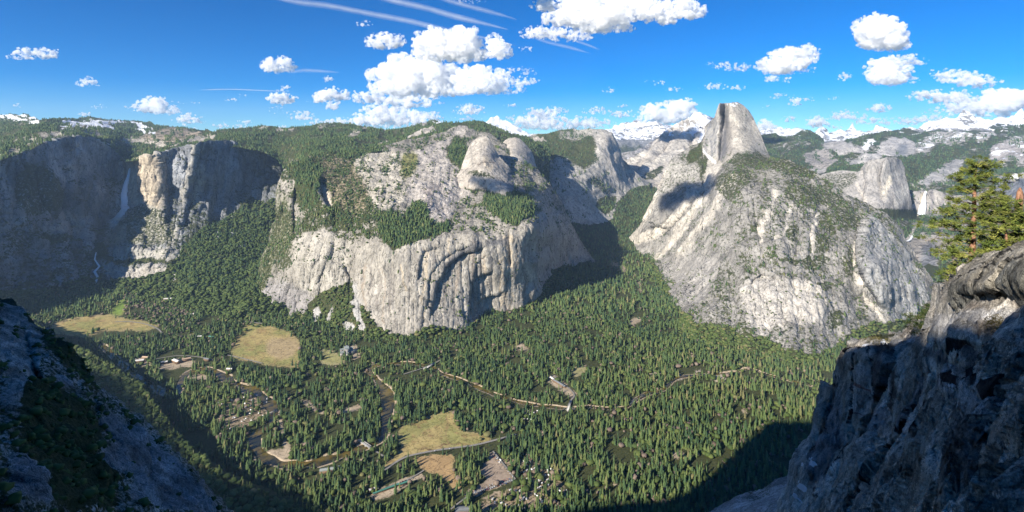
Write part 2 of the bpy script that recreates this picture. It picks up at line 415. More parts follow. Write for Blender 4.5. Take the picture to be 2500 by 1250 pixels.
paint(L, area(L, [(2255,600),(2285,590),(2295,640),(2270,685),(2245,660)]), rock=(0.20,0.21,0.24), veg=0.15)
paint(L, line(L, [(2238,560),(2225,575),(2208,585),(2195,592)], 5), rock=(0.5,0.48,0.45), veg=0)
paint(L, line(L, [(2238,645),(2246,680),(2250,705),(2262,730)], 3.5), rock=(0.55,0.52,0.48), veg=0)
paint(L, ell(L, 2250,555,26,7), veg=0.3); paint(L, ell(L, 2330,560,40,10), veg=0.35)

L = Layer('blunt_dome',
  [(1985,445),(2020,427),(2045,422),(2070,420),(2095,424),(2106,416),(2112,402),(2120,396),(2134,391),(2155,388),(2183,386),(2194,391),(2200,402),(2204,428),(2212,460),(2220,500),(2226,520),(2240,540)],
  [(1985,600),(2240,620)],
  [(1985,445,5600),(2060,420,5500),(2095,424,5350),(2120,396,5200),(2183,386,5200),(2200,402,5350),(2226,520,5300),(2240,540,5400),(2150,400,5060),(2140,500,4900),(2200,500,5000),(2100,500,5000),(2050,500,5000),(1985,600,4600),(2140,560,4800),(2240,620,4700)],
  dx=2, dy=2, back=300, noise=((160, 16, 5, 'r'), (500, 30, 2, 'r')), mat=M_rock,
  feats=[([(2160,388),(2150,430),(2158,500)], 1, 60, 25),([(2110,400),(2118,450),(2108,505)], 1, 50, 22)])
init(L, (0.36,0.35,0.345), 0.1, 0)
paint(L, area(L, [(1985,445),(2020,427),(2090,424),(2105,440),(2060,470),(2090,500),(1990,480)]), rock=(0.34,0.33,0.32), veg=0.5)
paint(L, ell(L, 2166,450,5,34,8), rock=(0.62,0.58,0.50)); paint(L, ell(L, 2195,480,14,24,20), rock=(0.5,0.49,0.47))
paint(L, line(L, [(2095,455),(2108,485),(2122,510)], 4), rock=(0.55,0.52,0.48), veg=0)
paint(L, sstep(L.py, 503, 515), veg=0.8)

# ================================================================== the great half dome and its huge wall
L = Layer('half_dome',
  [(1505,600),(1530,588),(1556,566),(1572,538),(1590,500),(1602,470),(1618,432),(1632,402),(1645,388),(1660,378),(1675,372),(1690,362),(1705,358),(1714,350),(1717,345),(1719,326),(1723,305),(1734,296),(1745,286),(1750,268),(1756,252),(1768,252),(1782,251),(1800,249),(1815,257),(1828,270),(1838,285),(1846,303),(1856,325),(1865,348),(1873,368),(1880,383),(1900,394),(1925,400),(1945,411),(1965,416),(1990,429),(2015,441),(2040,460),(2066,474),(2090,486),(2115,500),(2130,512),(2155,525),(2180,545),(2200,570),(2215,600),(2230,632),(2250,655),(2265,684),(2280,720),(2290,760)],
  [(1505,640),(1600,720),(1700,900),(2000,960),(2290,960)],
  [(1765,253,4400),(1752,262,4480),(1800,249,4500),(1840,290,4480),(1878,380,4250),(1800,320,4180),(1830,360,4050),(1780,380,3950),(1800,395,3900),(1850,388,3980),
   (1745,288,4600),(1722,308,5000),(1718,335,4950),(1738,340,4600),(1700,360,4700),(1735,385,4350),(1745,400,4250),(1762,400,3980),(1775,300,4350),
   (1660,378,4600),(1640,395,4500),(1600,480,4350),(1560,560,4500),(1530,590,4750),(1505,640,4400),
   (1700,430,4250),(1740,480,3750),(1690,500,3950),(1650,560,4000),(1600,620,4200),(1640,665,3700),(1620,720,3250),(1700,600,3500),
   (1880,400,3700),(1925,402,3650),(1990,430,3550),(2066,474,3400),(2130,512,3350),(2180,545,3350),(2230,632,3250),(2290,760,3000),
   (1800,430,3550),(1900,440,3400),(1800,500,3200),(1900,550,3000),(2000,500,3250),(2000,600,2880),(2100,600,2950),(2100,650,2850),(1800,650,2850),(1750,700,2850),
   (1900,700,2650),(2000,750,2520),(2100,720,2800),(2085,660,2870),(2120,660,2700),(2150,700,2700),(2200,700,2850),(1700,800,2620),(1800,835,2450),(1900,860,2330),(1990,870,2290),(2060,830,2450),(2150,800,2620),(2000,960,2100),(1700,900,2300),(2290,960,2500)],
  dx=1.8, dy=1.8, back=260, drop=0.9, mat=M_rock,
  noise=((420, 34, 1.6, 'r'), (110, 13, 2.2, 'r'), (90, 9, 2.0, 's'), (34, 5, 2, 'f')),
  flutes=((34, 260, 26, -0.12, lambda x, y: sstep(y, 430, 520) * sstep(x, 1700, 1800)), (26, 240, 26, 0.95, lambda x, y: sstep(y, 400, 450) * (1 - sstep(x, 1720, 1800))), (9, 120, 6, -0.1, lambda x, y: sstep(y, 400, 450)), (12, 300, 7, 0.0, lambda x, y: (1 - sstep(y, 380, 420)) * (1 - sstep(x, 1780, 1800)))),
  nmask=lambda x, y: 0.12 + 0.88 * sstep(y - interp([(1500,200),(1700,200),(1740,400),(1800,385),(1880,380),(1900,350),(2300,350)], x), -5, 50),
  feats=[([(1768,236),(1768,300),(1765,350),(1757,410)], 1, 190, 9, 'g'), ([(1585,590),(1590,560),(1600,540)], 1, 120, 18),
         ([(2125,515),(2105,560),(2098,600),(2100,640),(2112,680),(2140,720),(2160,760)], -1, -90, 45),
         ([(1740,430),(1700,500),(1660,545),(1610,590)], 1, 110, 20), ([(1700,520),(1680,590),(1650,640)], 1, 60, 18),
         ([(1820,700),(1840,680),(1862,668),(1890,672),(1905,690)], 1, 30, 26), ([(1820,705),(1800,730),(1790,760)], -1, 25, 20),
         ([(1925,690),(1950,700),(1975,705),(2000,720)], 1, 18, 20), ([(1950,560),(1945,620),(1940,680)], 1, 30, 12),
         ([(2155,590),(2165,640),(2168,700)], 1, 22, 14), ([(2150,640),(2152,700)], 1, 18, 10), ([(2180,620),(2195,700),(2200,750)],1,20,16),
         ([(1880,450),(1865,520),(1850,580)], 1, 26, 12), ([(1790,420),(1770,500),(1760,560)], 1, 30, 14)])
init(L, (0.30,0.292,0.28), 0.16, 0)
f = flat_of(L)
tint(L, fbm(L.px/60, L.py/30, L.px*0, 4), (1.3,1.3,1.3))
L.veg[:] = 0.22 + 0.22 * sstep(f, 0.35, 0.75) + 0.25 * fbm(L.px / 16, L.py / 30, L.px * 0 + 5, 4)
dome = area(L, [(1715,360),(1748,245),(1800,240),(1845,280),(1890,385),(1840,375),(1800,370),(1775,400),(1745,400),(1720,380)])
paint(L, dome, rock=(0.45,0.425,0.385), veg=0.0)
paint(L, area(L, [(1758,252),(1776,258),(1778,330),(1768,398),(1752,398),(1757,320)]), rock=(0.20,0.20,0.215), veg=0)  # dark stained strip, its colour deepened for the shade of the notch
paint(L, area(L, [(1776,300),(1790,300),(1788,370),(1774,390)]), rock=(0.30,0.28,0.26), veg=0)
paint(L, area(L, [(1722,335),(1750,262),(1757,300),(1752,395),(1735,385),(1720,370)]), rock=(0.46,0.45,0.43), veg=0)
for x in (1728, 1740, 1748): paint(L, line(L, [(x+10,290),(x+2,330),(x,380)], 2), rock=(0.30,0.30,0.31))
paint(L, area(L, [(1768,252),(1800,248),(1812,254),(1790,262),(1775,262)]), snow=0.55)
paint(L, ell(L, 1800,300,3,16,-20), rock=(0.62,0.58,0.5)); paint(L, ell(L, 1838,300,4,6), rock=(0.66,0.6,0.52))
paint(L, area(L, [(1790,375),(1850,372),(1885,390),(1960,412),(2010,440),(1950,440),(1880,420),(1800,410),(1775,398)]), veg=0.62)
paint(L, area(L, [(1675,385),(1712,350),(1722,380),(1700,400),(1685,405)]), veg=0.9, rock=(0.3,0.29,0.27))
paint(L, area(L, [(1705,395),(1730,390),(1745,420),(1740,460),(1715,440)]), veg=0.8)
paint(L, line(L, [(1720,372),(1738,390),(1748,398)], 3), snow=1, veg=0)
paint(L, area(L, [(1640,392),(1700,410),(1735,470),(1700,480),(1650,440),(1610,480)]), rock=(0.40,0.39,0.37), veg=0.38)
# pale slabs running down to the left
for a in (([(1700,470),(1640,540),(1590,575),(1540,590)],13),([(1620,420),(1600,480),(1580,530),(1560,565)],9),([(1745,400),(1720,480),(1690,530),(1640,590)],12),([(1790,440),(1745,520),(1700,570),(1660,640)],10),([(1640,600),(1615,625),(1600,640)],7),([(1760,400),(1740,440),(1720,500)],9)):
    paint(L, line(L, *a), rock=(0.56,0.53,0.48), veg=0.0)
for a in ((1800,445,45,32,-25),(1790,470,25,20),(1960,480,55,32,18),(2040,500,60,22,30),(2060,540,30,26),(2010,545,26,22),(2000,600,30,24),(1850,560,20,14),(1990,640,34,18),(1940,640,40,10),(2090,560,14,30),(2070,640,16,36),(2170,600,30,24),(1930,580,18,20),(2010,700,30,12),(1820,820,22,30,10),(2040,780,22,26)):
    paint(L, ell(L, *a), veg=0.58)
for a in (([(1890,470),(1880,510),(1862,560),(1855,610)],7),([(1990,530),(1980,580),(1985,630)],4),([(1925,510),(1915,560),(1895,600)],3),([(2090,560),(2080,620),(2092,680),(2120,740),(2150,780)],5),([(1960,690),(1995,705),(2010,740)],5),([(1830,720),(1850,780),(1860,840)],6),([(1880,690),(1905,740),(1910,800)],9)):
    paint(L, line(L, *a), rock=(0.54,0.51,0.46), veg=0.02)
paint(L, area(L, [(1805,700),(1860,668),(1900,680),(1960,690),(2010,720),(2010,780),(1960,800),(1900,790),(1860,850),(1830,800)]), rock=(0.50,0.48,0.45), veg=0.1)
paint(L, area(L, [(2105,560),(2125,520),(2150,560),(2190,600),(2240,680),(2285,760),(2200,800),(2150,760),(2110,690),(2100,640)]), rock=(0.33,0.335,0.34), veg=0.18)
paint(L, area(L, [(1620,640),(1700,620),(1760,640),(1720,740),(1640,750),(1622,700)]), rock=(0.37,0.36,0.35), veg=0.14)
# forest foot
foot = interp([(1500,600),(1600,640),(1622,690),(1640,745),(1670,765),(1700,795),(1740,800),(1790,812),(1830,830),(1870,840),(1920,862),(1985,872),(2030,850),(2060,832),(2090,800),(2130,790),(2200,780),(2290,770)], L.wx)
L.foot = sstep(L.wy - foot, -3, 5); paint(L, L.foot, veg=1.0)

# ================================================================== domes and walls of the side canyon
L = Layer('canyon_wall',
  [(1225,352),(1250,345),(1272,341),(1300,334),(1340,331),(1362,326),(1385,320),(1400,316),(1425,318),(1440,314),(1465,314),(1482,317),(1495,325),(1505,343),(1512,362),(1518,384),(1530,398),(1545,412),(1560,428),(1572,440),(1585,452)],
  [(1225,640),(1585,640)],
  [(1225,352,6600),(1300,334,6900),(1400,316,6900),(1465,315,6600),(1495,325,6500),(1512,362,6550),(1585,452,6700),(1480,345,6250),(1500,400,6150),(1470,420,5900),(1500,470,5900),(1540,430,6350),(1560,460,6300),
   (1400,400,5900),(1330,400,5700),(1300,380,6000),(1350,440,5200),(1380,480,5000),(1420,500,5050),(1460,520,5150),(1495,535,5150),(1400,560,4750),(1460,580,4700),(1225,640,4400),(1585,640,4200),(1300,640,4200),(1490,500,5500),(1430,440,5500)],
  dx=2, dy=2, back=300, drop=0.5, noise=((450, 50, 1.5, 'r'), (120, 15, 2, 'r')), mat=M_rock,
  feats=[([(1510,340),(1512,370),(1520,400),(1530,440)], -1, 200, 16),([(1525,395),(1532,420),(1545,450)], -1, 100, 12),([(1430,445),(1440,460),(1446,470)], -1, 100, 10)])
init(L, (0.41,0.40,0.38), 0.3, 0)
paint(L, area(L, [(1240,350),(1300,334),(1400,318),(1440,330),(1470,345),(1450,370),(1460,400),(1420,410),(1380,395),(1320,395),(1260,400)]), veg=0.78)
paint(L, area(L, [(1450,330),(1490,322),(1510,350),(1512,400),(1490,440),(1470,400),(1455,360)]), rock=(0.47,0.45,0.42), veg=0.05)
paint(L, area(L, [(1395,322),(1440,314),(1450,322),(1420,345),(1395,350)]), veg=0.4)
paint(L, ell(L, 1395,335,35,12), veg=0.45); paint(L, ell(L, 1312,342,25,6), rock=(0.47,0.44,0.4), veg=0.2)
paint(L, area(L, [(1310,400),(1360,388),(1390,400),(1400,430),(1440,440),(1480,470),(1490,500),(1500,540),(1450,530),(1400,480),(1350,430)]), veg=0.30)
paint(L, area(L, [(1380,480),(1430,500),(1480,530),(1500,535),(1490,545),(1440,548),(1400,540)]), rock=(0.47,0.455,0.43), veg=0.05)
paint(L, area(L, [(1430,440),(1455,430),(1480,460),(1490,478),(1470,470)]), veg=0.6)
paint(L, sstep(L.py - interp([(1225,560),(1400,548),(1440,552),(1495,538),(1505,500),(1530,470),(1560,455),(1585,460)], L.wx), -2, 4), veg=1)
paint(L, ell(L, 1480,500,22,22), veg=0.9)

# ================================================================== the wooded rim and snowy hills along the left skyline
L = Layer('rim_country',
  [(-400,300),(-60,290),(0,283),(20,281),(45,282),(70,286),(100,296),(150,296),(180,293),(200,292),(240,294),(290,297),(330,297),(348,299),(380,307),(430,314),(470,321),(500,324),(550,323),(580,320),(612,316),(630,312),(642,310),(655,314),(690,317),(740,314),(770,309),(800,305),(825,304),(850,307),(900,315),(950,320),(985,313),(1010,308),(1030,301),(1055,297),(1070,299),(1085,305),(1105,304),(1130,302),(1155,302),(1180,304),(1200,308),(1215,316),(1232,326),(1255,338),(1290,345),(1340,356)],
  [(-400,470),(-150,440),(0,402),(60,380),(130,356),(185,345),(245,358),(285,382),(312,404),(374,388),(440,374),(500,360),(530,358),(575,364),(625,376),(660,394),(700,424),(768,404),(850,394),(950,378),(1040,356),(1090,340),(1140,330),(1200,352),(1262,390),(1340,470)],
  [(-400,300,8000),(0,283,8000),(200,292,8500),(348,299,8500),(430,314,7800),(500,324,7000),(640,310,6300),(825,304,6600),(950,320,6300),(1055,297,7000),(1180,304,6000),(1232,326,5600),(1340,356,5600),
   (0,330,5600),(200,318,5200),(100,335,4300),(0,372,3800),(176,337,4400),(260,356,4700),(304,385,4850),(374,378,4550),(440,362,4650),(528,347,4800),(600,352,5000),(690,400,4700),(700,420,4500),(-400,400,3500),(430,340,5600),(350,340,6000),
   (760,385,3900),(850,375,4150),(950,360,4350),(1040,345,4600),(1100,330,4800),(1200,345,4900),(1290,365,5000),(-400,470,3300),(1340,470,4900)],
  dx=2.5, dy=2.5, back=700, noise=((600, 55, 1, 'r'), (180, 16, 1, 'f')), mat=M_far)
init(L, (0.42,0.40,0.36), 0.80, 0)
left = 1 - sstep(L.px, 460, 500)
L.veg[:] = np.where(left > 0.5, 0.72, 0.78) + 0.30 * fbm(L.px / 30, L.py / 11, L.px * 0 + 6, 4)
for a in ((50,287,55,3.5,4),(30,298,50,4,-2),(180,312,40,9,-10),(250,305,35,6,0),(290,300,25,3,10),(75,305,40,3,6)):
    paint(L, ell(L, *a), snow=0.52, veg=0.5)
for a in (([(0,291),(40,293),(70,300),(95,303)],3),([(150,303),(200,306),(240,312)],3),([(220,298),(260,300),(300,303)],3),([(320,303),(345,312),(370,318)],3.5),([(210,316),(260,314),(285,322)],2.5),([(0,284),(60,287),(100,297)],2.5),([(330,318),(380,330)],2.5)):
    paint(L, line(L, *a), snow=0.9, veg=0.2)
paint(L, area(L, [(330,340),(380,322),(420,312),(470,322),(500,332),(440,350),(380,352)]), rock=(0.40,0.34,0.27), veg=0.42)
paint(L, area(L, [(0,385),(30,375),(70,350),(120,333),(170,322),(235,325),(260,340),(230,338),(180,332),(120,345),(60,372),(0,400)]), rock=(0.46,0.43,0.37), veg=0.40)
paint(L, line(L, [(300,345),(360,352),(420,360),(470,348),(520,340)], 5), rock=(0.46,0.43,0.38), veg=0.25)
for a in ((642,314,12,5),(700,322,25,4),(790,310,16,5),(885,323,26,4,-8),(865,334,18,7,-30),(935,350,20,5,-15),(1035,305,14,5),(940,322,14,3)):
    paint(L, ell(L, *a), rock=(0.46,0.43,0.39), veg=0.35)
paint(L, area(L, [(1015,325),(1035,313),(1060,312),(1070,325),(1045,338),(1018,340),(985,345)]), rock=(0.48,0.45,0.41), veg=0.3)
paint(L, ell(L, 1060,299,22,3), snow=0.55, veg=0.5)
L.treeline = 1 - np.clip(np.where(L.snow > 0.5, 0.75, 0), 0, 1)

# ================================================================== the dark wall with the tall waterfall
L = Layer('waterfall_wall',
  [(-400,455),(-150,430),(0,392),(30,383),(60,368),(95,352),(130,344),(160,337),(185,333),(220,338),(245,346),(266,357),(285,370),(300,384),(312,392),(335,385),(350,379),(374,374),(400,370),(422,364),(450,358),(478,350),(500,347),(530,345),(555,347),(575,351),(600,355),(625,362),(650,375),(675,392),(700,410)],
  [(-400,860),(100,800),(300,775),(560,810),(700,830)],
  [(-400,455,2650),(-400,700,2300),(-150,430,3100),(0,392,3450),(60,368,3650),(130,344,3950),(185,333,4150),(245,346,4350),(285,370,4550),
   (0,550,3300),(100,540,3600),(200,500,3950),(250,470,4200),(0,720,3060),(100,715,3180),(190,690,3400),(232,690,3480),(150,600,3600),(215,600,3800),(100,640,3400),
   (275,430,4500),(290,540,4300),(255,600,4000),
   (303,390,4500),(330,400,4380),(374,374,4180),(410,367,4250),(440,362,4420),(476,350,4250),(500,347,4450),(555,347,4700),(625,362,4850),(700,410,5050),
   (345,470,4230),(385,460,4080),(425,470,4280),(455,470,4150),(470,430,4180),(500,470,4350),(560,470,4560),(630,460,4700),(690,430,4900),
   (330,530,4050),(400,530,3980),(450,540,3950),(480,560,3950),(540,540,4250),(620,520,4450),(690,490,4600),
   (265,620,3720),(330,590,3750),(400,600,3700),(440,610,3700),(270,680,3500),(340,690,3420),(400,665,3480),(440,660,3480),(260,640,3640),
   (500,620,3650),(560,600,3800),(620,580,4000),(690,560,4200),(480,700,3280),(560,700,3200),(640,680,3350),(620,760,2880),(500,760,2900),(430,712,3230),(330,720,3210),(300,775,2950),(560,810,2750),(700,830,2650),(100,800,2800),(-400,860,2500)],
  dx=2, dy=2, back=260, drop=0.4, noise=((350, 40, 2.2, 'r'), (110, 20, 3.5, 'r'), (100, 14, 2.6, 's'), (36, 7, 2.5, 'f')), mat=M_rock,
  flutes=((30, 200, 42, -0.25, lambda x, y: 1 - sstep(x, 270, 300)), (22, 260, 30, 0.12, lambda x, y: 1 - sstep(y, 560, 640)), (7, 120, 8, 0.1, None), (40, 34, 30, 0, lambda x, y: (1 - sstep(x, 200, 260)) * sstep(y, 480, 560))),
  feats=[([(300,392),(302,450),(296,520)], -1, 120, 22), ([(388,372),(400,430),(404,500),(400,560)], -1, 110, 26), ([(484,352),(470,420),(455,500),(440,570)], -1, 130, 26),
         ([(505,350),(492,420),(488,480)], -1, 60, 14), ([(145,400),(150,480),(120,540)], -1, 60, 26),([(120,560),(150,545),(165,560),(170,600)], -1, 120, 24),
         ([(262,614),(300,606),(380,612),(440,620)], 1, -60, 20), ([(264,652),(330,650),(400,652),(450,655)], 1, -50, 18),
         ([(345,390),(352,440),(348,500)], 1, 35, 7), ([(366,380),(372,440),(370,490)], 1, 25, 7)])
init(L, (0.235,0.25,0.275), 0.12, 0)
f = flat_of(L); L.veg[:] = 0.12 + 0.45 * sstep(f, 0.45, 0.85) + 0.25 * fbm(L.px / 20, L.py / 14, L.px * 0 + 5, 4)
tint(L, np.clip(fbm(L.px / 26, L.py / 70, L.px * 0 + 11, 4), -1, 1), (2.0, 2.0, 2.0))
paint(L, area(L, [(50,400),(110,400),(150,455),(160,480),(130,520),(50,530),(35,480)], 12), veg=0.62)
paint(L, area(L, [(0,560),(60,540),(90,580),(60,620),(0,640)], 12), veg=0.5)
paint(L, area(L, [(90,575),(170,570),(175,590),(130,600),(90,590)]), veg=0.7)
paint(L, area(L, [(110,560),(150,510),(200,540),(222,600),(170,575),(120,575)]), rock=(0.42,0.41,0.41), veg=0.05)
paint(L, area(L, [(300,395),(378,372),(392,400),(395,470),(398,520),(370,510),(330,505),(318,480),(316,430)]), rock=(0.50,0.44,0.35), veg=0.0)
for x in (330, 343, 357, 369, 381): paint(L, line(L, [(x,395),(x+3,440),(x-2,490)], 2.2), rock=(0.30,0.26,0.21) if x % 2 else (0.60,0.50,0.36))
paint(L, area(L, [(285,395),(312,388),(318,400),(308,450),(296,470),(285,450)]), rock=(0.33,0.31,0.29))
paint(L, area(L, [(325,520),(350,500),(400,515),(430,560),(440,600),(390,600),(300,600),(280,570),(300,550)]), veg=0.55, rock=(0.42,0.41,0.37))
paint(L, area(L, [(255,610),(280,560),(320,555),(310,590),(275,615)]), rock=(0.40,0.33,0.25), veg=0.15)
paint(L, area(L, [(265,618),(320,605),(440,612),(450,645),(350,640),(270,645)]), rock=(0.43,0.42,0.39), veg=0.2)
paint(L, area(L, [(262,640),(330,636),(440,636),(455,655),(350,656),(262,652)]), veg=0.85)
paint(L, area(L, [(252,652),(420,652),(420,675),(300,690),(262,672)]), rock=(0.46,0.44,0.41), veg=0.08)
for a in (([(478,352),(470,400),(452,470),(440,520)],5),([(497,350),(484,420),(480,500)],4),([(430,560),(425,600),(415,640)],4)): paint(L, line(L, *a), rock=(0.42,0.41,0.38), veg=0.25)
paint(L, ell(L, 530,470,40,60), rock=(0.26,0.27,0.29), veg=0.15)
tl = interp([(-400,720),(0,728),(60,720),(130,700),(200,690),(250,690),(290,688),(330,690),(400,672),(430,640),(455,600),(480,580),(520,545),(560,530),(590,500),(610,480),(650,500),(700,470)], L.wx)
L.foot = sstep(L.wy - tl, -3, 4); paint(L, L.foot, veg=1.0)
L.foot2 = np.maximum(L.foot, np.maximum(area(L, [(60,395),(110,395),(160,480),(130,520),(50,530)]), area(L, [(262,640),(440,636),(455,655),(262,652)])))
for a in (([(570,540),(560,560),(565,580)],5),([(600,600),(590,615)],5),([(530,575),(536,590)],4),([(430,670),(425,700)],3)): paint(L, line(L, *a), rock=(0.45,0.45,0.45), veg=0.1)

# ================================================================== the sunlit massif with the great arches
L = Layer('arch_massif',
  [(600,790),(612,760),(622,735),(627,700),(634,660),(643,632),(655,598),(664,575),(674,540),(681,500),(686,455),(694,420),(704,404),(715,400),(740,392),(768,384),(800,378),(850,374),(900,366),(950,358),(990,346),(1040,335),(1075,326),(1100,318),(1120,310),(1140,312),(1160,322),(1200,334),(1230,350),(1262,372),(1290,398),(1312,420),(1330,440),(1348,462),(1368,500),(1388,540),(1400,560),(1412,585),(1425,605),(1440,625),(1460,650)],
  [(600,820),(700,850),(950,870),(1200,800),(1330,745),(1460,700)],
  [(600,800,2700),(622,735,3050),(640,640,3300),(664,575,3450),(686,455,3600),(704,404,3650),(768,384,3900),(850,374,4100),(950,358,4250),(1040,335,4500),(1120,310,4900),(1200,334,4750),(1290,398,4350),(1348,462,4150),(1400,560,4080),(1440,625,4100),
   (720,450,3400),(720,600,3020),(700,700,2930),(700,770,2850),(640,760,2900),(780,440,3350),(785,500,3200),(850,450,3450),(900,420,3650),(800,560,3000),(780,650,2850),(760,760,2850),(850,520,3150),
   (900,590,2850),(950,600,2760),(1050,590,2820),(1150,580,2880),(1250,560,2960),(1300,545,3050),(930,500,3150),(1000,540,3000),(1000,450,3480),(1050,400,3800),(1050,500,3200),(1120,485,3450),(1150,440,3690),(1180,470,3570),(1180,530,3140),(1220,482,3450),(1250,430,3800),(1290,470,3600),(1310,520,3350),
   (870,660,2830),(870,720,2780),(880,790,2600),(900,810,2560),(1000,820,2520),(1010,700,2650),(1100,700,2740),(1200,700,2880),(1100,805,2600),(1150,790,2680),(1200,757,2880),(1270,750,2940),(1285,640,2980),
   (1306,560,3050),(1306,640,3050),(1306,715,3060),(1330,600,3500),(1340,660,3600),(1370,580,3700),(1385,640,3850),(1420,640,3950),(1460,700,3550),(1330,745,3120),(1200,800,2850),(950,870,2450),(700,850,2560),(600,820,2700),(1345,520,3800)],
  dx=1.8, dy=1.8, back=220, drop=0.45, mat=M_rock,
  noise=((330, 26, 1.6, 'r'), (90, 10, 3.5, 'r'), (80, 9, 2.6, 's'), (30, 4.0, 2.5, 'f')),
  flutes=((13, 320, 7, 0.0, lambda x, y: sstep(x, 870, 900) * (1 - sstep(x, 1290, 1306)) * sstep(y, 585, 610)), (34, 110, 22, 0.15, lambda x, y: (1 - sstep(x, 860, 900)) * sstep(y, 430, 520)), (6, 150, 2.2, 0, lambda x, y: sstep(y, 585, 610)), (20, 160, 14, -0.6, lambda x, y: sstep(x, 1310, 1330)), (30, 60, 16, 0.2, lambda x, y: 1 - sstep(y, 560, 590))),
  nmask=lambda x, y: 1.0 - 0.45 * sstep(x, 880, 930) * (1 - sstep(x, 1295, 1310)) * sstep(y, 590, 620),
  feats=[([(1044,786),(1051,746),(1058,720),(1066,689),(1084,658),(1106,632),(1132,617),(1168,603),(1190,600)], 1, 40, 60),
         ([(1038,766),(1042,702),(1048,670),(1075,635),(1110,612),(1150,598)], 1, 20, 12),
         ([(1016,690),(1021,650),(1025,623),(1036,610),(1055,604),(1080,606)], 1, 24, 34),
         ([(1139,799),(1143,755),(1146,698),(1157,676),(1181,667),(1207,658)], 1, 36, 40),
         ([(1150,777),(1159,742),(1181,724),(1212,716),(1229,707)], 1, 30, 34),
         ([(1150,680),(1165,640),(1190,620)], 1, 12, 20),
         ([(1278,752),(1273,711),(1280,695),(1292,680)], 1, 24, 22),
         ([(1246,556),(1248,600),(1249,654)], 1, 40, 10),
         ([(1304,540),(1310,600),(1308,660),(1300,740)], 1, -30, 14),
         ([(1025,808),(1027,777),(1030,740)], 1, 14, 10),
         ([(880,600),(870,640),(868,700),(885,760)], 1, 14, 26),
         ([(960,610),(958,660),(975,760)], 1, 10, 16), ([(925,620),(930,700),(940,780)], 1, 8, 14),
         ([(1180,600),(1184,640),(1186,760)], 1, 8, 12),([(1215,600),(1222,650)], 1, 10, 12),
         ([(720,450),(712,520),(716,570),(722,600)], -1, 60, 16),([(780,432),(781,470),(800,520)], -1, 90, 22),
         ([(690,420),(682,500),(668,570),(650,620),(635,670)], -1, -60, 22),
         ([(825,560),(815,590),(795,640),(770,700)], -1, 30, 24),([(760,600),(745,640),(740,700)], -1, 30, 20),
         ([(800,640),(835,650),(850,680),(845,710)], -1, 24, 22),
         ([(665,740),(672,700),(680,690)], -1, 22, 14),([(700,760),(705,720),(712,700)], -1, 26, 16),([(730,770),(725,730),(735,700)], -1, 22, 14)])
init(L, (0.32,0.303,0.275), 0.1, 0)
f = flat_of(L); tint(L, fbm(L.px/50, L.py/50, L.px*0, 4), (1.25,1.25,1.25))
L.veg[:] = 0.14 + 0.09 * (1 - sstep(L.py, 560, 590)) + (0.12 + 0.33 * (1 - sstep(L.px, 900, 960))) * sstep(f, 0.4, 0.8) + (0.17 + 0.3 * fbm(L.px / 18, L.py / 40, L.px * 0 + 1, 4)) * (1 - sstep(L.px, 840, 900)) + 0.25 * fbm(L.px / 20, L.py / 14, L.px * 0 + 5, 4) * (1 - sstep(L.py, 560, 590))
arch = area(L, [(880,600),(950,600),(1050,585),(1150,578),(1246,560),(1300,545),(1306,720),(1270,755),(1200,760),(1130,810),(1000,825),(900,800),(870,700)])
paint(L, arch, rock=(0.385,0.365,0.33), veg=0.0)
for k in range(46):                                                     # tan and grey water stains of the big wall
    x = 890 + k * 8.8 + rng.uniform(-4, 4); t0 = 600 - 0.12 * (x - 950) + rng.uniform(5, 80); ln = rng.uniform(50, 180)
    c = [(0.54,0.51,0.46),(0.34,0.29,0.24),(0.22,0.21,0.20),(0.50,0.43,0.33),(0.26,0.24,0.22)][int(rng.integers(5))]
    paint(L, arch * line(L, [(x, t0), (x + rng.uniform(-4, 4), t0 + ln / 2), (x + rng.uniform(-6, 6), t0 + ln)], rng.uniform(1.2, 3.5)) * 0.8, rock=c)
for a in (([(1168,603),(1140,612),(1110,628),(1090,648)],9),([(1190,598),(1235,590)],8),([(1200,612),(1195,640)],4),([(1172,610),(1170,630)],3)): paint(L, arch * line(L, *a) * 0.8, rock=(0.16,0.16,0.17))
# slabs and domes above
paint(L, area(L, [(1000,400),(1015,380),(1060,350),(1100,330),(1120,312),(1145,320),(1120,345),(1080,370),(1100,400),(1140,430),(1150,480),(1110,500),(1090,545),(1060,550),(1030,500),(990,500),(1000,460)]), rock=(0.47,0.44,0.41), veg=0.06)
paint(L, area(L, [(1030,470),(1060,450),(1110,470),(1085,548),(1062,550),(1040,510)]), rock=(0.40,0.36,0.34), veg=0.0)
for k in range(9): paint(L, line(L, [(1060+k*6,460),(1055+k*5,500),(1050+k*5,540)], 1.3), rock=(0.58,0.55,0.52), veg=0)
paint(L, area(L, [(780,432),(800,470),(815,510),(800,520),(780,480)]), rock=(0.55,0.50,0.42), veg=0.05)
paint(L, area(L, [(1110,330),(1140,340),(1130,380),(1160,400),(1180,440),(1160,470),(1130,440),(1100,400),(1085,370)]), veg=0.7)
paint(L, area(L, [(870,390),(940,370),(990,380),(1000,430),(990,500),(930,520),(880,480),(850,440)]), rock=(0.50,0.47,0.41), veg=0.33)
paint(L, area(L, [(725,395),(775,385),(860,380),(870,420),(900,470),(900,520),(860,540),(810,490),(780,430),(770,510),(735,500),(725,440)]), rock=(0.36,0.30,0.22), veg=0.55)
paint(L, ell(L, 998,405,20,30,25), rock=(0.22,0.22,0.09), veg=0.4)
WOOD = [(930,520),(985,540),(1000,520),(1020,492),(1035,500),(1050,545),(1070,560),(1090,555),(1095,570),(1050,585),(1000,595),(965,612),(940,595),(925,560)]
WOOD2 = [(1180,480),(1230,470),(1290,480),(1300,520),(1260,555),(1230,545),(1190,520)]
WOOD3 = [(1110,350),(1135,345),(1140,380),(1190,410),(1185,430),(1150,410),(1165,450),(1180,470),(1150,470),(1120,420),(1095,380)]
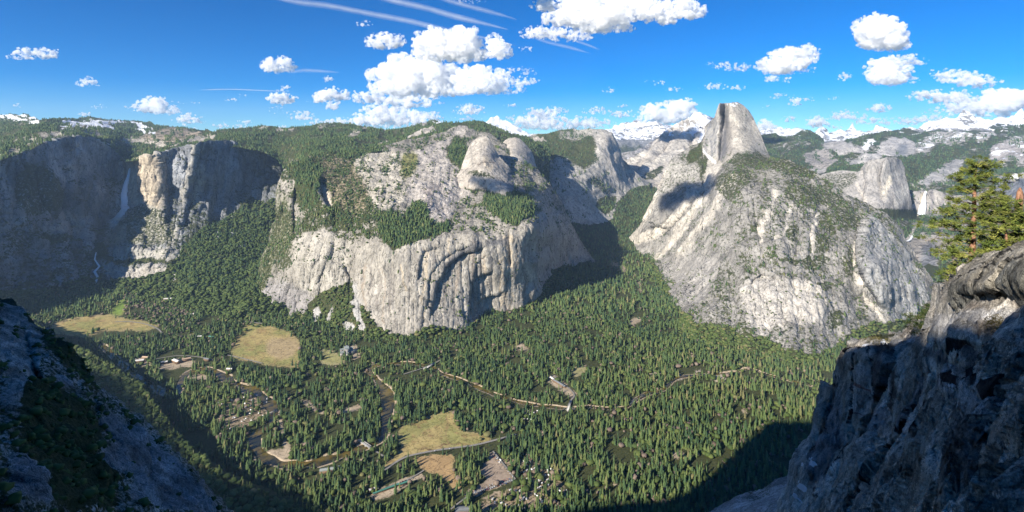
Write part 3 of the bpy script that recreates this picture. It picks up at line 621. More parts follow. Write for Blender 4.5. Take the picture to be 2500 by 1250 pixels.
for w in (WOOD, WOOD2, WOOD3): paint(L, area(L, w), veg=1.0, rock=(0.3,0.28,0.24))
paint(L, area(L, [(725,400),(780,400),(775,500),(740,510),(722,470)]), veg=0.95)
paint(L, area(L, [(680,500),(700,480),(720,560),(715,610),(680,640),(655,700),(640,760),(625,740),(640,640),(665,580)]), rock=(0.30,0.30,0.22), veg=0.62)
paint(L, area(L, [(655,560),(700,560),(730,600),(710,650),(680,660)]), veg=0.6)
paint(L, area(L, [(635,740),(660,680),(700,690),(760,700),(770,760),(700,775),(640,768)]), rock=(0.31,0.30,0.30), veg=0.2)
paint(L, area(L, [(720,590),(790,560),(850,600),(860,690),(800,720),(740,700),(720,640)]), rock=(0.43,0.41,0.37), veg=0.16)
# shaded right flank
paint(L, area(L, [(1306,520),(1340,480),(1370,520),(1400,570),(1440,625),(1420,650),(1380,650),(1330,680),(1308,720)]), rock=(0.38,0.37,0.36), veg=0.15)
paint(L, area(L, [(1320,440),(1350,470),(1390,550),(1400,600),(1370,580),(1340,520),(1320,480)]), veg=0.35)
bl = interp([(600,760),(640,765),(700,778),(745,770),(762,735),(790,715),(830,700),(858,685),(872,700),(880,740),(897,760),(915,790),(950,812),(1000,822),(1045,800),(1090,805),(1140,808),(1160,780),(1200,755),(1230,760),(1280,745),(1305,728),(1330,690),(1345,655),(1380,650),(1420,640),(1460,640)], L.wx)
L.foot = sstep(L.wy - bl, -3, 4); paint(L, L.foot, veg=1.0)
TAL = [[(868,690),(880,700),(882,760),(897,800),(905,815),(880,812),(872,780),(862,740)],[(800,760),(815,745),(812,775),(800,790)],[(760,765),(775,745),(785,770),(772,795)],[(840,790),(860,785),(870,812),(845,812)]]
for w in TAL: paint(L, area(L, w), rock=(0.42,0.42,0.42), veg=0.05); L.foot *= (1 - area(L, w))

# rounded domes standing on the massif
def dome(name, label, top, bot, ctrl, rock, extra=None, feats=()):
    D = Layer(name, top, bot, ctrl, dx=1.5, dy=1.5, back=150, drop=1.0, smooth=0.02,
              noise=((260, 12, 1.2, 'r'), (70, 5, 2.5, 'f'), (25, 2, 1, 'f')), mat=M_rock, feats=feats)
    init(D, rock, 0.04, 0); D.wx = D.px + (D.wx - D.px) * 0.4; D.wy = D.py + (D.wy - D.py) * 0.4
    if extra: extra(D)
    D.build('granite_dome', label)
def ex1(D):
    paint(D, ell(D, 1192,400,9,20,-25), rock=(0.55,0.49,0.40)); paint(D, line(D, [(1166,400),(1182,395),(1204,397)], 2), rock=(0.25,0.22,0.19))
    for x in (1150, 1172, 1210, 1225): paint(D, line(D, [(x, 350), (x + 4, 400), (x + 14, 460)], 1.6), rock=(0.36,0.34,0.31))
    paint(D, area(D, [(1128,420),(1160,412),(1200,425),(1215,440),(1190,436),(1150,430)]), veg=0.6)
    paint(D, area(D, [(1236,430),(1250,422),(1262,450),(1262,470),(1240,468)]), rock=(0.25,0.25,0.26))
dome('north_dome', 'cone shaped pale granite dome above the arches, the nearer of the twin domes', [(1098,462),(1112,440),(1121,424),(1128,408),(1133,394),(1139,376),(1144,362),(1152,349),(1162,340),(1172,336),(1186,335),(1195,341),(1201,352),(1208,367),(1218,382),(1229,396),(1240,408),(1249,422),(1256,440),(1266,468),(1280,500),(1290,520)],
  [(1098,470),(1120,480),(1160,476),(1190,480),(1220,500),(1250,520),(1290,528)],
  [(1098,468,3700),(1290,526,3450),(1160,476,3600),(1120,478,3620),(1190,480,3590),(1220,499,3520),(1250,519,3460),(1160,462,3500),(1200,472,3450),(1240,490,3370),(1120,455,3560),(1270,510,3330),(1128,408,3820),(1144,362,4000),(1172,336,4020),(1195,341,4000),(1218,382,3980),(1249,422,3850),(1266,468,3700),(1172,370,3820),(1185,400,3640),(1150,400,3730),(1210,410,3680),(1150,430,3560),(1180,445,3540),(1220,455,3500),(1245,465,3460),(1185,345,3950)], (0.47,0.435,0.39), ex1,
  feats=[([(1236,425),(1250,420),(1258,440)], 1, 40, 8)])
dome('basket_dome', 'pale granite dome behind and right of the cone shaped one', [(1218,366),(1225,352),(1233,343),(1243,338),(1258,336),(1270,340),(1283,352),(1294,366),(1302,382),(1307,400),(1312,424),(1318,450)],
  [(1218,374),(1235,398),(1260,420),(1290,440),(1318,462)],
  [(1218,366,4600),(1233,343,4700),(1258,336,4700),(1283,352,4700),(1302,382,4650),(1312,424,4400),(1250,370,4350),(1275,400,4150),(1240,390,4250),(1300,440,4050),(1318,455,4250)], (0.49,0.455,0.41))
dome('rocky_knob', 'low speckled granite knob at the skyline left of the twin domes', [(1066,346),(1074,337),(1085,326),(1098,316),(1110,311),(1125,311),(1135,318),(1146,332),(1152,342)], [(1066,352),(1100,350),(1152,350)],
  [(1066,346,4700),(1098,316,4900),(1125,311,4900),(1152,342,4750),(1110,335,4550),(1100,350,4450),(1140,345,4550)], (0.48,0.45,0.41), lambda D: paint(D, D.px*0+1, veg=0.33))

LAYERS['snow_range'].build('snow_mountains', 'chain of far snow covered peaks along the horizon')
LAYERS['snow_crest'].build('snow_mountains', 'sharp snowy crest with a pointed summit at the right skyline')
LAYERS['slab_ridge'].build('mountain_ridge', 'pale bare granite ridge rising to a snowy summit just left of the half dome')
LAYERS['high_country'].build('hills', 'wooded highlands with grey granite walls right of the half dome')
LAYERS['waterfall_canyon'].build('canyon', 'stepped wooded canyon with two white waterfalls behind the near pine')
LAYERS['blunt_dome'].build('granite_dome', 'blunt grey granite tower left of the upper right waterfall')
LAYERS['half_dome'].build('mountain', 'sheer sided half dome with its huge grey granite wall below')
LAYERS['canyon_wall'].build('canyon_wall', 'granite dome and slabs on the left side of the narrow side canyon')
LAYERS['rim_country'].build('hills', 'wooded plateau and snow patched hills along the left skyline')
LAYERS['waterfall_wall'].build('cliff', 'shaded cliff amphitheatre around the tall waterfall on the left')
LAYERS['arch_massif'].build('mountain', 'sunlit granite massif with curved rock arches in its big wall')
# ================================================================== valley floor
MEADOW1 = [(118,795),(150,780),(185,775),(260,768),(300,778),(378,786),(392,800),(350,806),(300,812),(255,806),(230,815),(200,826),(165,815),(130,812)]
GREEN1 = [(262,770),(282,742),(296,730),(310,736),(312,752),(300,775)]
MEADOW2 = [(603,786),(640,790),(680,800),(715,812),(727,838),(730,880),(728,900),(690,897),(640,888),(575,878),(560,855),(575,825),(598,805)]
MEADOW3 = [(972,1052),(1000,1034),(1045,1014),(1085,1003),(1116,1004),(1118,1030),(1122,1052),(1160,1058),(1190,1068),(1202,1078),(1150,1088),(1100,1094),(1050,1102),(1000,1115),(940,1140),(950,1115),(985,1100),(972,1075)]
MEADOW4 = [(1010,1122),(1060,1108),(1103,1106),(1108,1150),(1122,1175),(1132,1205),(1100,1192),(1072,1162),(1030,1142)]
CLEAR = [[(780,852),(800,850),(830,862),(845,885),(815,890),(785,885)],[(855,838),(872,840),(880,870),(862,880),(845,865)],[(1255,845),(1275,838),(1290,850),(1280,860),(1262,858)],
         [(1392,905),(1410,898),(1440,900),(1430,912),(1402,924)],[(1530,790),(1545,778),(1572,772),(1570,782),(1545,795)],[(1330,930),(1350,915),(1368,930),(1390,950),(1410,960),(1395,975),(1375,962),(1350,948)],
         [(380,712),(405,706),(432,712),(430,730),(400,735)],[(436,722),(456,720),(456,732),(440,735)],[(330,872),(350,864),(372,872),(372,892),(335,892)],[(390,885),(430,875),(480,875),(470,892),(420,905),(385,898)],
         [(905,1208),(950,1184),(990,1168),(1030,1148),(1038,1158),(1000,1180),(950,1212),(915,1225)],[(870,1125),(885,1118),(896,1122),(885,1132)],
         [(1470,560),(1500,552),(1530,556),(1528,570),(1480,578),(1466,590)],[(1480,635),(1500,640),(1528,650),(1532,665),(1520,660),(1490,650)],
         [(1555,680),(1562,678),(1566,705),(1568,722),(1560,720),(1556,700)],[(730,975),(750,978),(795,1005),(790,1015),(750,1000)],[(830,1000),(880,990),(890,1000),(840,1010)],
         [(1640,1105),(1670,1100),(1680,1110),(1650,1125)],[(1590,1110),(1600,1105),(1605,1120),(1595,1125)],[(1450,830),(1465,815),(1480,812),(1478,825)],[(1390,865),(1400,855),(1402,870)],
         [(1810,1000),(1822,990),(1825,1010),(1815,1020)],[(1490,1182),(1510,1178),(1506,1192)],[(1170,1215),(1215,1200),(1230,1208),(1190,1225)]]
LOT = [(1200,1102),(1212,1104),(1232,1130),(1256,1166),(1252,1176),(1200,1196),(1150,1214),(1128,1212),(1165,1185),(1190,1165),(1165,1150),(1180,1125)]
CAMP = [[(1200,1120),(1330,1110),(1380,1180),(1400,1250),(1150,1250),(1180,1215),(1255,1190),(1280,1160)],[(560,960),(660,960),(655,1010),(600,1050),(540,1050),(500,990)],[(1270,990),(1320,1000),(1330,1030),(1280,1035)]]
RIVERS = [([(250,842),(262,853),(285,876),(308,896),(326,910),(345,922),(370,940),(395,955)], 5.5),
          ([(395,955),(425,965),(436,948),(446,925),(462,908),(490,901),(520,904),(545,918),(565,930),(590,940),(622,955),(648,975),(664,993),(668,1012),(658,1030),(640,1045),(622,1060),(622,1080),(632,1100),(650,1118),(685,1130),(720,1133),(765,1129),(810,1118),(850,1106),(885,1092),(912,1083),(930,1072),(938,1050),(943,1015),(945,985),(942,960),(930,938),(915,920),(900,905),(920,890),(960,886),(1000,886),(1030,890),(1055,896),(1072,908),(1100,918),(1135,930),(1180,950),(1220,966),(1280,983),(1340,991),(1395,996),(1440,992),(1490,996),(1530,990),(1555,972),(1585,957),(1620,948),(1650,922),(1700,914),(1750,912),(1800,906),(1830,899),(1870,912),(1920,925),(1980,940)], None)]
def rwidth(px, py):
    """river width in picture columns"""
    w = 7.0
    if 600 < px < 960 and py > 930: w = 15
    if 930 < px < 960 and 930 < py < 1075: w = 19
    if 650 < px < 860 and py > 1095: w = 17
    if 390 < px < 560 and py < 970: w = 13
    if px > 960: w = 6.5
    if px > 1395: w = 5.0
    if px > 1620: w = 3.6
    return w * (0.80 + 0.22 * math.sin(px * 0.09 + py * 0.05) + 0.10 * math.sin(px * 0.031 + 2))
ROADS = [([(940,1150),(960,1134),(985,1120),(1010,1112),(1060,1102),(1110,1095),(1160,1088),(1205,1077),(1260,1062)], 5.0),
         ([(280,787),(310,786),(345,790),(370,797),(388,806),(395,815)], 3.0), ([(555,868),(575,872),(600,878),(640,888)], 3.0), ([(598,786),(625,789),(650,792)], 3.0),
         ([(875,1075),(885,1083),(900,1093),(915,1102),(940,1118)], 3.5), ([(985,915),(1010,907),(1035,899),(1060,888),(1075,880)], 2.6),
         ([(1388,998),(1393,980),(1402,968),(1395,955),(1370,935),(1352,918)], 3.0),
         ([(905,1215),(950,1190),(1000,1170),(1035,1150)], 3.0), ([(1130,1222),(1160,1204),(1200,1192),(1256,1172)], 5.5), ([(1203,1103),(1225,1130),(1258,1172)], 3.5), ([(1100,1245),(1130,1222)], 4.0),
         ([(380,878),(430,870),(480,872),(520,880)], 2.6)]
SAND = [[(672,1012),(684,1012),(690,1040),(700,1070),(712,1100),(718,1116),(690,1118),(660,1112),(648,1100),(660,1096),(695,1098),(688,1070),(676,1040)],
        [(466,924),(478,912),(500,910),(512,916),(505,926),(480,930)],[(940,930),(950,935),(958,955),(950,958)]]

L = Layer('floor', [(-800,640),(-100,640),(250,640),(600,640),(1250,640),(1330,560),(1420,520),(1480,470),(1520,450),(1580,445),(1620,470),(1700,640),(2900,640)],
  [(-800,1560),(2900,1560)],
  [(x, y, F * H / (y - HZ)) for x in (-800,-200,400,1000,1400,1800,2400,2900) for y in (1560,1300,1100,900,760,680)] +
  [(x, 640, F * H / (640 - HZ)) for x in (-800,200,800,1250,2000,2900)] +
  [(1420,620,4350),(1500,620,4350),(1580,620,4350),(1400,560,4850),(1500,560,5150),(1560,560,5000),(1480,500,5700),(1540,500,5800),(1600,500,5600),(1500,455,6500),(1550,452,6650),(1600,455,6600)],
  dx=2.4, dy=2.2, back=200, nb=2, mat=None)
M_floor = terrain_mat('valley ground', 0.6, 0.6, 0.8, 0.0)
L.mat = M_floor
init(L, (0.30,0.25,0.18), 0.93, 0)
L.P[..., 2] += 3.0 * fbm(L.P[..., 0] / 160, L.P[..., 1] / 160, L.P[..., 2] * 0, 3) * (1 - sstep(L.P[..., 2], 5, 10))
FL = L
# wet channel sunk below its banks
riv = np.zeros(L.shape); sand = np.zeros(L.shape)
RC = []                                                                    # river centre lines in world units
def smooth_line(pts, step=3.0):
    out = []; n = len(pts)
    for i in range(n - 1):
        p0 = pts[max(i - 1, 0)]; p1 = pts[i]; p2 = pts[i + 1]; p3 = pts[min(i + 2, n - 1)]
        k = max(2, int(math.hypot(p2[0] - p1[0], p2[1] - p1[1]) / step))
        for j in range(k):
            t = j / k
            out.append(tuple(0.5 * ((2 * p1[c]) + (-p0[c] + p2[c]) * t + (2*p0[c] - 5*p1[c] + 4*p2[c] - p3[c]) * t * t + (-p0[c] + 3*p1[c] - 3*p2[c] + p3[c]) * t ** 3) for c in (0, 1)))
    out.append(tuple(pts[-1])); return out
for pts, w in RIVERS:
    sp = smooth_line(pts, 8)
    for i in range(len(sp) - 1):
        w0 = w or 0.5 * (rwidth(*sp[i]) + rwidth(*sp[i + 1]))
        a, b_ = sp[i], sp[i + 1]
        m = (L.px > min(a[0], b_[0]) - 60) & (L.px < max(a[0], b_[0]) + 60) & (L.py > min(a[1], b_[1]) - 40) & (L.py < max(a[1], b_[1]) + 40)
        # widths are measured on the ground, not in the picture
        A = flo(*a); B = flo(*b_); W = w0 * A.y / F
        X = L.P[m]; d = np.array([B.x - A.x, B.y - A.y]); l2 = (d ** 2).sum() + 1e-6
        t = np.clip(((X[:, 0] - A.x) * d[0] + (X[:, 1] - A.y) * d[1]) / l2, 0, 1)
        dist = np.hypot(X[:, 0] - A.x - t * d[0], X[:, 1] - A.y - t * d[1])
        riv[m] = np.maximum(riv[m], 1 - sstep(dist, W * 0.85, W * 1.1)); sand[m] = np.maximum(sand[m], 1 - sstep(dist, W * 1.15 + 2, W * 1.2 + 9))
L.P[..., 2] -= 4.5 * riv
lowz = (1 - sstep(L.P[..., 2], 8, 14))
vis = np.ones(L.shape)
paint(L, sand * np.maximum(sstep(fbm(L.px/25, L.py/25, L.px*0, 3), -0.25, 0.15), 0.9 * (L.px > 1060) * sstep(fbm(L.px/18, L.py/18, L.px*0+8, 3), -0.35, 0.0)), rock=(0.50,0.41,0.30), veg=0.05)
meadow = np.maximum.reduce([area(L, m) for m in (MEADOW1, MEADOW2, MEADOW3, MEADOW4, GREEN1)])
MB = (0.42,0.34,0.15)
paint(L, meadow, rock=MB, veg=0.0)
g = sstep(fbm(L.P[...,0]/90, L.P[...,1]/90, L.px*0+3, 4), -0.15, 0.35) * meadow
paint(L, g * 0.7, rock=(0.24,0.26,0.09))
paint(L, meadow * sstep(fbm(L.px/14, L.py/7, L.px*0+21, 4), 0.12, 0.4) * 0.6, rock=(0.30,0.20,0.10))
paint(L, meadow * sstep(fbm(L.px/6, L.py/3, L.px*0+31, 3), 0.2, 0.45) * 0.35, rock=(0.15,0.15,0.06))
paint(L, area(L, MEADOW4), rock=(0.42,0.29,0.15)); paint(L, area(L, GREEN1), rock=(0.20,0.30,0.06))
paint(L, area(L, MEADOW2) * ell(L, 690,850,40,28), rock=(0.42,0.33,0.19))
for m_, r_ in ((area(L, MEADOW3), (0.30,0.22,0.11)),): paint(L, m_ * line(L, [(1092,1005),(1093,1060),(1096,1094)], 1.2), rock=r_); paint(L, m_ * line(L, [(1026,1095),(1060,1095),(1095,1086),(1120,1082)], 1.6), rock=(0.22,0.15,0.08))
clear = np.maximum.reduce([area(L, m) for m in CLEAR + SAND])
paint(L, clear, rock=(0.46,0.38,0.28), veg=0.05)
paint(L, area(L, CLEAR[0]), rock=(0.33,0.32,0.14)); paint(L, area(L, CLEAR[3]), rock=(0.34,0.32,0.16)); paint(L, area(L, CLEAR[12]), rock=(0.42,0.36,0.36))
lot = area(L, LOT); paint(L, lot, rock=(0.36,0.29,0.23), veg=0.0)
camp = np.maximum.reduce([area(L, m) for m in CAMP]); paint(L, camp, rock=(0.36,0.28,0.20), veg=0.45)
paint(L, np.maximum(ell(L, 1720,925,90,22), ell(L, 1620,900,40,20)) * sstep(fbm(L.px/20,L.py/20,L.px*0,3),-.1,.2), rock=(0.45,0.40,0.33), veg=0.3)
roads = np.zeros(L.shape)
for pts, w in ROADS: roads = np.maximum(roads, line(L, pts, w + 1.5))
openm = np.maximum.reduce([riv, meadow, clear, lot, roads, 0.8 * sand * (L.px > 960) * sstep(fbm(L.px/18, L.py/18, L.px*0+8, 3), -0.35, 0.0) + 0.2 * sand])
paint(L, sstep(L.P[...,2], 10, 40) * 0.5, rock=(0.35,0.32,0.28), veg=0.8)
# trees standing just in front of an opening would hide it: they start one tree height nearer
op = openm * 1.0; hpx = 0.031 * (L.py - HZ)
strong = np.maximum.reduce([meadow, clear, lot, roads * 0.7, 0.75 * riv, 0.93 * np.maximum(riv, sand * sstep(fbm(L.px/18, L.py/18, L.px*0+8, 3), -0.35, 0.0)) * (L.px > 1060) * sstep(fbm(L.px/40, L.py/40, L.px*0+18, 3), -0.35, 0.0)])
for k in range(1, 16):
    sh = np.zeros_like(op); sh[k:] = strong[:-k]; kk = (k * (L.py[1:2] - L.py[0:1])) <= hpx
    op = np.maximum(op, sh * kk * 0.96)
L.open = op; L.camp = camp
L.build('valley_floor', 'wooded valley floor with tan meadows below the cliffs')

# base ground out to the horizon below everything
s_ = 70000.0
base = mesh_from('ground', np.array([[-25500, -2900, -40], [25500, -2900, -40], [25500, 22400, -40], [-25500, 22400, -40]]), np.array([[0, 1, 2, 3]]), None, None)
gm, nt, b, _ = newmat('far ground'); b.inputs['Base Color'].default_value = (0.07, 0.08, 0.04, 1); base.materials.append(gm)
tag(link(base), None, None, None, 'structure')

# ------------------------------------------------------------------ ribbons on the floor: river water and roads
def ribbon(name, pts, wfun, z, mat, label, kind='structure'):
    sp = smooth_line(pts, 4); C_ = [flo(p[0], p[1]) for p in sp]; V = []
    for i, c in enumerate(C_):
        d = (C_[min(i + 1, len(C_) - 1)] - C_[max(i - 1, 0)]); d.z = 0; d.normalize(); n = Vector((-d.y, d.x, 0))
        w = wfun(*sp[i]) * c.y / F
        V += [c + n * w + Vector((0, 0, z)), c - n * w + Vector((0, 0, z))]
    f = [[2*i, 2*i+1, 2*i+3, 2*i+2] for i in range(len(C_) - 1)]
    me = mesh_from(name, np.array([v[:] for v in V]), np.array(f), None, mat); return tag(link(me), label, None, None, kind)
M_water, nt, b, _ = newmat('river water')
wn = noise_node(nt, 0.02, 4, 0.6, obvec(nt))
nt.links.new(ramp(nt, wn, [(0.4, (0.030,0.030,0.016)), (0.62, (0.16,0.115,0.03))]), b.inputs['Base Color'])
b.inputs['Roughness'].default_value = 0.12; b.inputs['Specular IOR Level'].default_value = 0.5
bump(nt, noise_node(nt, 0.4, 3, 0.6, obvec(nt)), 0.15, 0.3, b)
ribbon('river', RIVERS[0][0], lambda x, y: 6, -2.0, M_water, 'thin far left reach of the brown green river')
ribbon('river', RIVERS[1][0], rwidth, -2.0, M_water, 'brown green river winding through the forest between sandy banks')
M_road, nt, b, _ = newmat('grey asphalt'); nt.links.new(ramp(nt, noise_node(nt, 0.3, 4, 0.6, obvec(nt)), [(0.3, (0.20,0.19,0.17)), (0.7, (0.30,0.28,0.25))]), b.inputs['Base Color'])
for i, (pts, w) in enumerate(ROADS):
    ribbon('road', pts, lambda x, y, w=w: w * 0.62, 2.6, M_road, 'narrow grey road through the valley forest' if i else 'grey road crossing between the two lower meadows')
# ================================================================== shaded slope at the left, and the cliff at the right
M_near = terrain_mat('near granite slope', 0.09, 0.9, 1.5, 0.6, 0.8)
M_cliff = terrain_mat('near lichen granite', 0.014, 0.30, 1.5, 0.75, 0.7)
L = Layer('left_slope',
  [(-500,700),(-100,735),(0,744),(12,746),(26,749),(40,760),(53,774),(66,785),(79,793),(92,803),(101,808),(116,808),(132,815),(139,830),(147,850),(160,862),(176,877),(188,888),(198,899),(210,915),(220,933),(228,948),(240,962),(256,975),(273,990),(290,1008),(308,1026),(330,1048),(352,1066),(375,1090),(396,1110),(420,1128),(440,1145),(462,1172),(480,1198),(505,1225),(530,1252),(600,1330),(680,1420)],
  [(-500,1700),(680,1700)],
  [(-500,700,210),(0,744,260),(101,808,235),(147,850,215),(220,933,210),(308,1026,215),(396,1110,210),(530,1252,200),(680,1420,190),
   (0,850,180),(0,1000,135),(0,1250,95),(100,950,165),(100,1100,130),(200,1100,150),(200,1250,115),(300,1150,165),(300,1250,140),(400,1200,175),(450,1250,165),(-500,1200,100),(-500,1700,50),(100,1700,65),(680,1700,110),(400,1500,120),(150,880,200)],
  dx=2.2, dy=2.2, back=60, drop=1.6, mat=M_near, edge=6,
  noise=((36, 3.5, 1.2, 'r'), (26, 1.8, 3.0, 's'), (9, 0.7, 2.5, 'r'), (11, 1.0, 1.3, 'r'), (3.0, 0.4, 1, 'f')),
  feats=[([(330,1060),(350,1120),(360,1200),(380,1260)], -1, 6, 20), ([(60,800),(80,870),(110,940)], 1, 10, 24), ([(230,960),(240,1040),(300,1100)], 1, 8, 20)])
init(L, (0.48,0.475,0.46), 0.45, 0)
L.veg[:] = 0.52
paint(L, area(L, [(0,750),(90,800),(100,850),(88,930),(50,950),(30,1010),(0,1010)]), veg=0.25)
paint(L, area(L, [(230,1030),(260,1020),(330,1070),(400,1120),(530,1250),(300,1250),(290,1200),(240,1160),(215,1140),(260,1100)]), veg=0.10, rock=(0.33,0.35,0.38))
paint(L, area(L, [(0,1145),(60,1140),(90,1180),(120,1220),(100,1250),(0,1250)]), veg=0.2, rock=(0.36,0.37,0.40))
paint(L, ell(L, 150,935,22,10,20), veg=0.1, rock=(0.42,0.42,0.44)); paint(L, ell(L, 180,990,10,14), veg=0.2)
paint(L, area(L, [(40,955),(150,950),(230,1040),(210,1130),(260,1190),(270,1250),(120,1250),(80,1150),(30,1120)]), veg=0.92)
paint(L, area(L, [(40,800),(130,815),(200,900),(230,960),(160,900),(110,850)]), veg=0.75)
paint(L, ell(L, 90,820,40,8,12), veg=0.2, rock=(0.45,0.44,0.42))
L.build('slope', 'dark shaded granite slope with brush in the lower left corner')

L = Layer('left_talus',
  [(-300,700),(100,800),(150,848),(200,858),(246,884),(270,895),(300,912),(334,938),(350,955),(365,982),(380,1000),(396,1022),(415,1045),(440,1075),(484,1118),(519,1150),(572,1182),(640,1205),(700,1224),(760,1245),(900,1300)],
  [(-300,1600),(900,1600)],
  [(-300,700,2900),(100,800,2430),(200,858,2230),(300,912,2030),(365,982,1830),(440,1075,1600),(519,1150,1460),(640,1205,1380),(760,1245,1340),(900,1300,1275),
   (200,950,1900),(300,1000,1770),(270,1084,1560),(400,1120,1490),(500,1200,1375),(500,1250,1300),(300,1250,1290),(-300,1600,860),(900,1600,970),(200,1600,880),(650,1260,1310),(600,1230,1340)],
  dx=2.4, dy=2.4, back=260, drop=1.5, mat=M_near, noise=((200, 16, 1.2, 'r'), (60, 5, 1.2, 'f')))
init(L, (0.28,0.29,0.30), 0.85, 0)
L.build('slope', 'dark brush covered slope falling to the valley trees at the left')

# lower slab seen past the cliff foot
L = Layer('low_slab', [(1700,1300),(1760,1262),(1800,1237),(1830,1225),(1866,1212),(1900,1196),(1930,1186),(1960,1178),(2060,1150),(2300,1100)], [(1700,1500),(2300,1500)],
  [(1700,1300,330),(1800,1237,330),(1866,1212,330),(1960,1178,330),(2300,1100,330),(1700,1500,200),(2000,1400,200),(2300,1500,160),(1900,1250,280)],
  dx=2.4, dy=2.4, back=80, drop=1.4, mat=M_near, edge=4, noise=((40, 3, 1, 'r'), (10, 0.8, 1, 'f')))
init(L, (0.46,0.46,0.47), 0.06, 0)
paint(L, ell(L, 1860,1215,40,10,-20), veg=0.45)
L.build('rock_slab', 'pale bare rock slab below the foot of the near cliff')

CLIFF_TOP = [(1890,1340),(1919,1250),(1930,1225),(1945,1202),(1952,1166),(1960,1140),(1967,1118),(1980,1095),(1989,1078),(1994,1048),(1998,1017),(2004,995),(2011,973),(2017,955),(2024,944),(2032,950),(2042,960),(2047,940),(2051,920),(2056,895),(2060,876),(2075,866),(2077,845),(2085,840),(2108,835),(2140,828),(2174,822),(2205,822),(2216,830),(2222,815),(2240,798),(2262,786),(2280,776),(2284,760),(2288,744),(2300,728),(2310,713),(2325,705),(2341,700),(2400,690),(2500,660),(2700,600),(2800,590)]
L = Layer('right_cliff', CLIFF_TOP, [(1890,1600),(2800,1600)],
  [(1919,1250,72),(1960,1140,75),(1998,1017,78),(2024,944,84),(2051,920,80),(2075,866,78),(2108,835,84),(2174,822,86),(2205,822,84),(2240,798,72),(2284,760,56),(2341,700,40),(2500,660,30),(2800,590,22),
   (2075,880,74),(2120,868,66),(2180,860,60),(2200,880,52),(2230,850,60),(2260,850,50),(2300,830,44),(2350,800,36),(2400,790,32),(2450,770,29),(2500,760,26),(2800,700,19),
   (2190,900,50),(2100,900,70),(2080,950,72),(2120,1000,62),(2150,1050,52),(2060,1050,70),(2180,1000,50),(2000,1150,66),(2050,1200,52),(2100,1150,50),
   (2250,900,44),(2250,1000,40),(2300,900,38),(2320,960,34),(2200,1100,42),(2250,1200,30),(2150,1250,38),(2300,1250,24),(2350,860,33),(2400,870,27),(2450,850,24),(2500,830,22),
   (2400,950,25),(2400,1050,22),(2450,930,21),(2500,930,18.5),(2500,1050,16),(2400,1150,19),(2500,1250,13),(2400,1250,17),(2350,1050,27),(2800,1250,9),(1890,1600,40),(2200,1600,20),(2800,1600,6),(2050,1400,40)],
  dx=1.6, dy=1.6, back=14, drop=0.9, mat=M_cliff, edge=5,
  noise=((12, 1.5, 2.2, 'r'), (12, 0.9, 6, 's'), (4, 0.45, 3.5, 'r'), (0.9, 0.14, 1.6, 'f')),
  flutes=((70, 500, 2.6, 0.30, lambda x, y: sstep(y, 850, 930)), (40, 400, 1.6, 0.35, lambda x, y: sstep(y, 860, 920)), (14, 160, 0.6, 0.2, lambda x, y: sstep(y, 860, 900))),
  feats=[([(2075,868),(2130,860),(2180,856),(2196,850)], -1, 5, 14), ([(2196,850),(2185,900),(2170,960),(2150,1010),(2135,1060),(2110,1110)], -1, 7, 16),
         ([(2245,880),(2222,940),(2212,985),(2210,1040)], 1, 5, 14), ([(2300,930),(2278,975),(2265,1030),(2240,1060),(2200,1110),(2165,1170),(2120,1250)], -1, 3.2, 14),
         ([(2100,875),(2090,950),(2085,1040),(2080,1100)], -1, 3.5, 10), ([(2130,870),(2132,940),(2140,1000)], -1, 2.5, 10), ([(2062,880),(2050,960),(2030,1040),(2010,1120)], 1, 4, 14),
         ([(2300,830),(2340,850),(2380,880),(2400,920)], 1, 4, 20),([(2350,870),(2420,850),(2480,815)], 1, 3.5, 16), ([(2360,940),(2400,925),(2440,930),(2465,960),(2490,990)], 1, -1.6, 22),
         ([(2400,820),(2450,815),(2500,790)], 1, 2.2, 18), ([(2470,930),(2480,960),(2500,985)], 1, 1.0, 10), ([(2280,1000),(2240,1080),(2180,1160),(2140,1250)], 1, 3, 6, 'g'),
         ([(2310,900),(2330,960),(2330,1000)], -1, 3, 12),([(2230,830),(2280,810),(2330,800)], 1, 1.5, 12)])
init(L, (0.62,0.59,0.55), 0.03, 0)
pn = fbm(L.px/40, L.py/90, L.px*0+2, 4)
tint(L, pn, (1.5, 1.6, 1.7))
paint(L, area(L, [(2340,930),(2370,925),(2440,925),(2470,960),(2500,1000),(2500,1120),(2470,1080),(2440,1040),(2390,1000),(2350,970)]), rock=(0.62,0.64,0.68), veg=0.0)  # pale and dark rock patches paint in form shading the skylight leaves out
paint(L, area(L, [(2100,900),(2125,895),(2135,930),(2140,990),(2120,1015),(2090,1010),(2088,950)]), rock=(0.56,0.58,0.60), veg=0.0)
paint(L, line(L, [(2095,940),(2118,952),(2125,955)], 3.5), rock=(0.36,0.22,0.20)); paint(L, line(L, [(2095,1012),(2115,1013)], 2), rock=(0.36,0.22,0.20))
paint(L, area(L, [(2150,1020),(2200,1010),(2200,1050),(2170,1080),(2140,1070)]), rock=(0.54,0.56,0.60), veg=0)
paint(L, area(L, [(2280,800),(2340,790),(2420,790),(2440,780),(2500,770),(2500,790),(2430,810),(2380,830),(2300,830),(2250,850),(2230,845)]), rock=(0.60,0.60,0.62), veg=0.0)
paint(L, area(L, [(2280,925),(2295,930),(2285,1000),(2262,1060),(2230,1100),(2215,1090),(2240,1030),(2262,960)]), rock=(0.42,0.42,0.44), veg=0.0)
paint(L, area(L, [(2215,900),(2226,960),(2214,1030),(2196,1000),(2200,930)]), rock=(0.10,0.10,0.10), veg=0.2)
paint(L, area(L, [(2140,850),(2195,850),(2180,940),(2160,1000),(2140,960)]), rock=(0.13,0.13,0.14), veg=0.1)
paint(L, area(L, [(2345,990),(2400,1010),(2470,1090),(2500,1130),(2500,1250),(2420,1250),(2360,1120)]), rock=(0.22,0.23,0.24), veg=0.08)
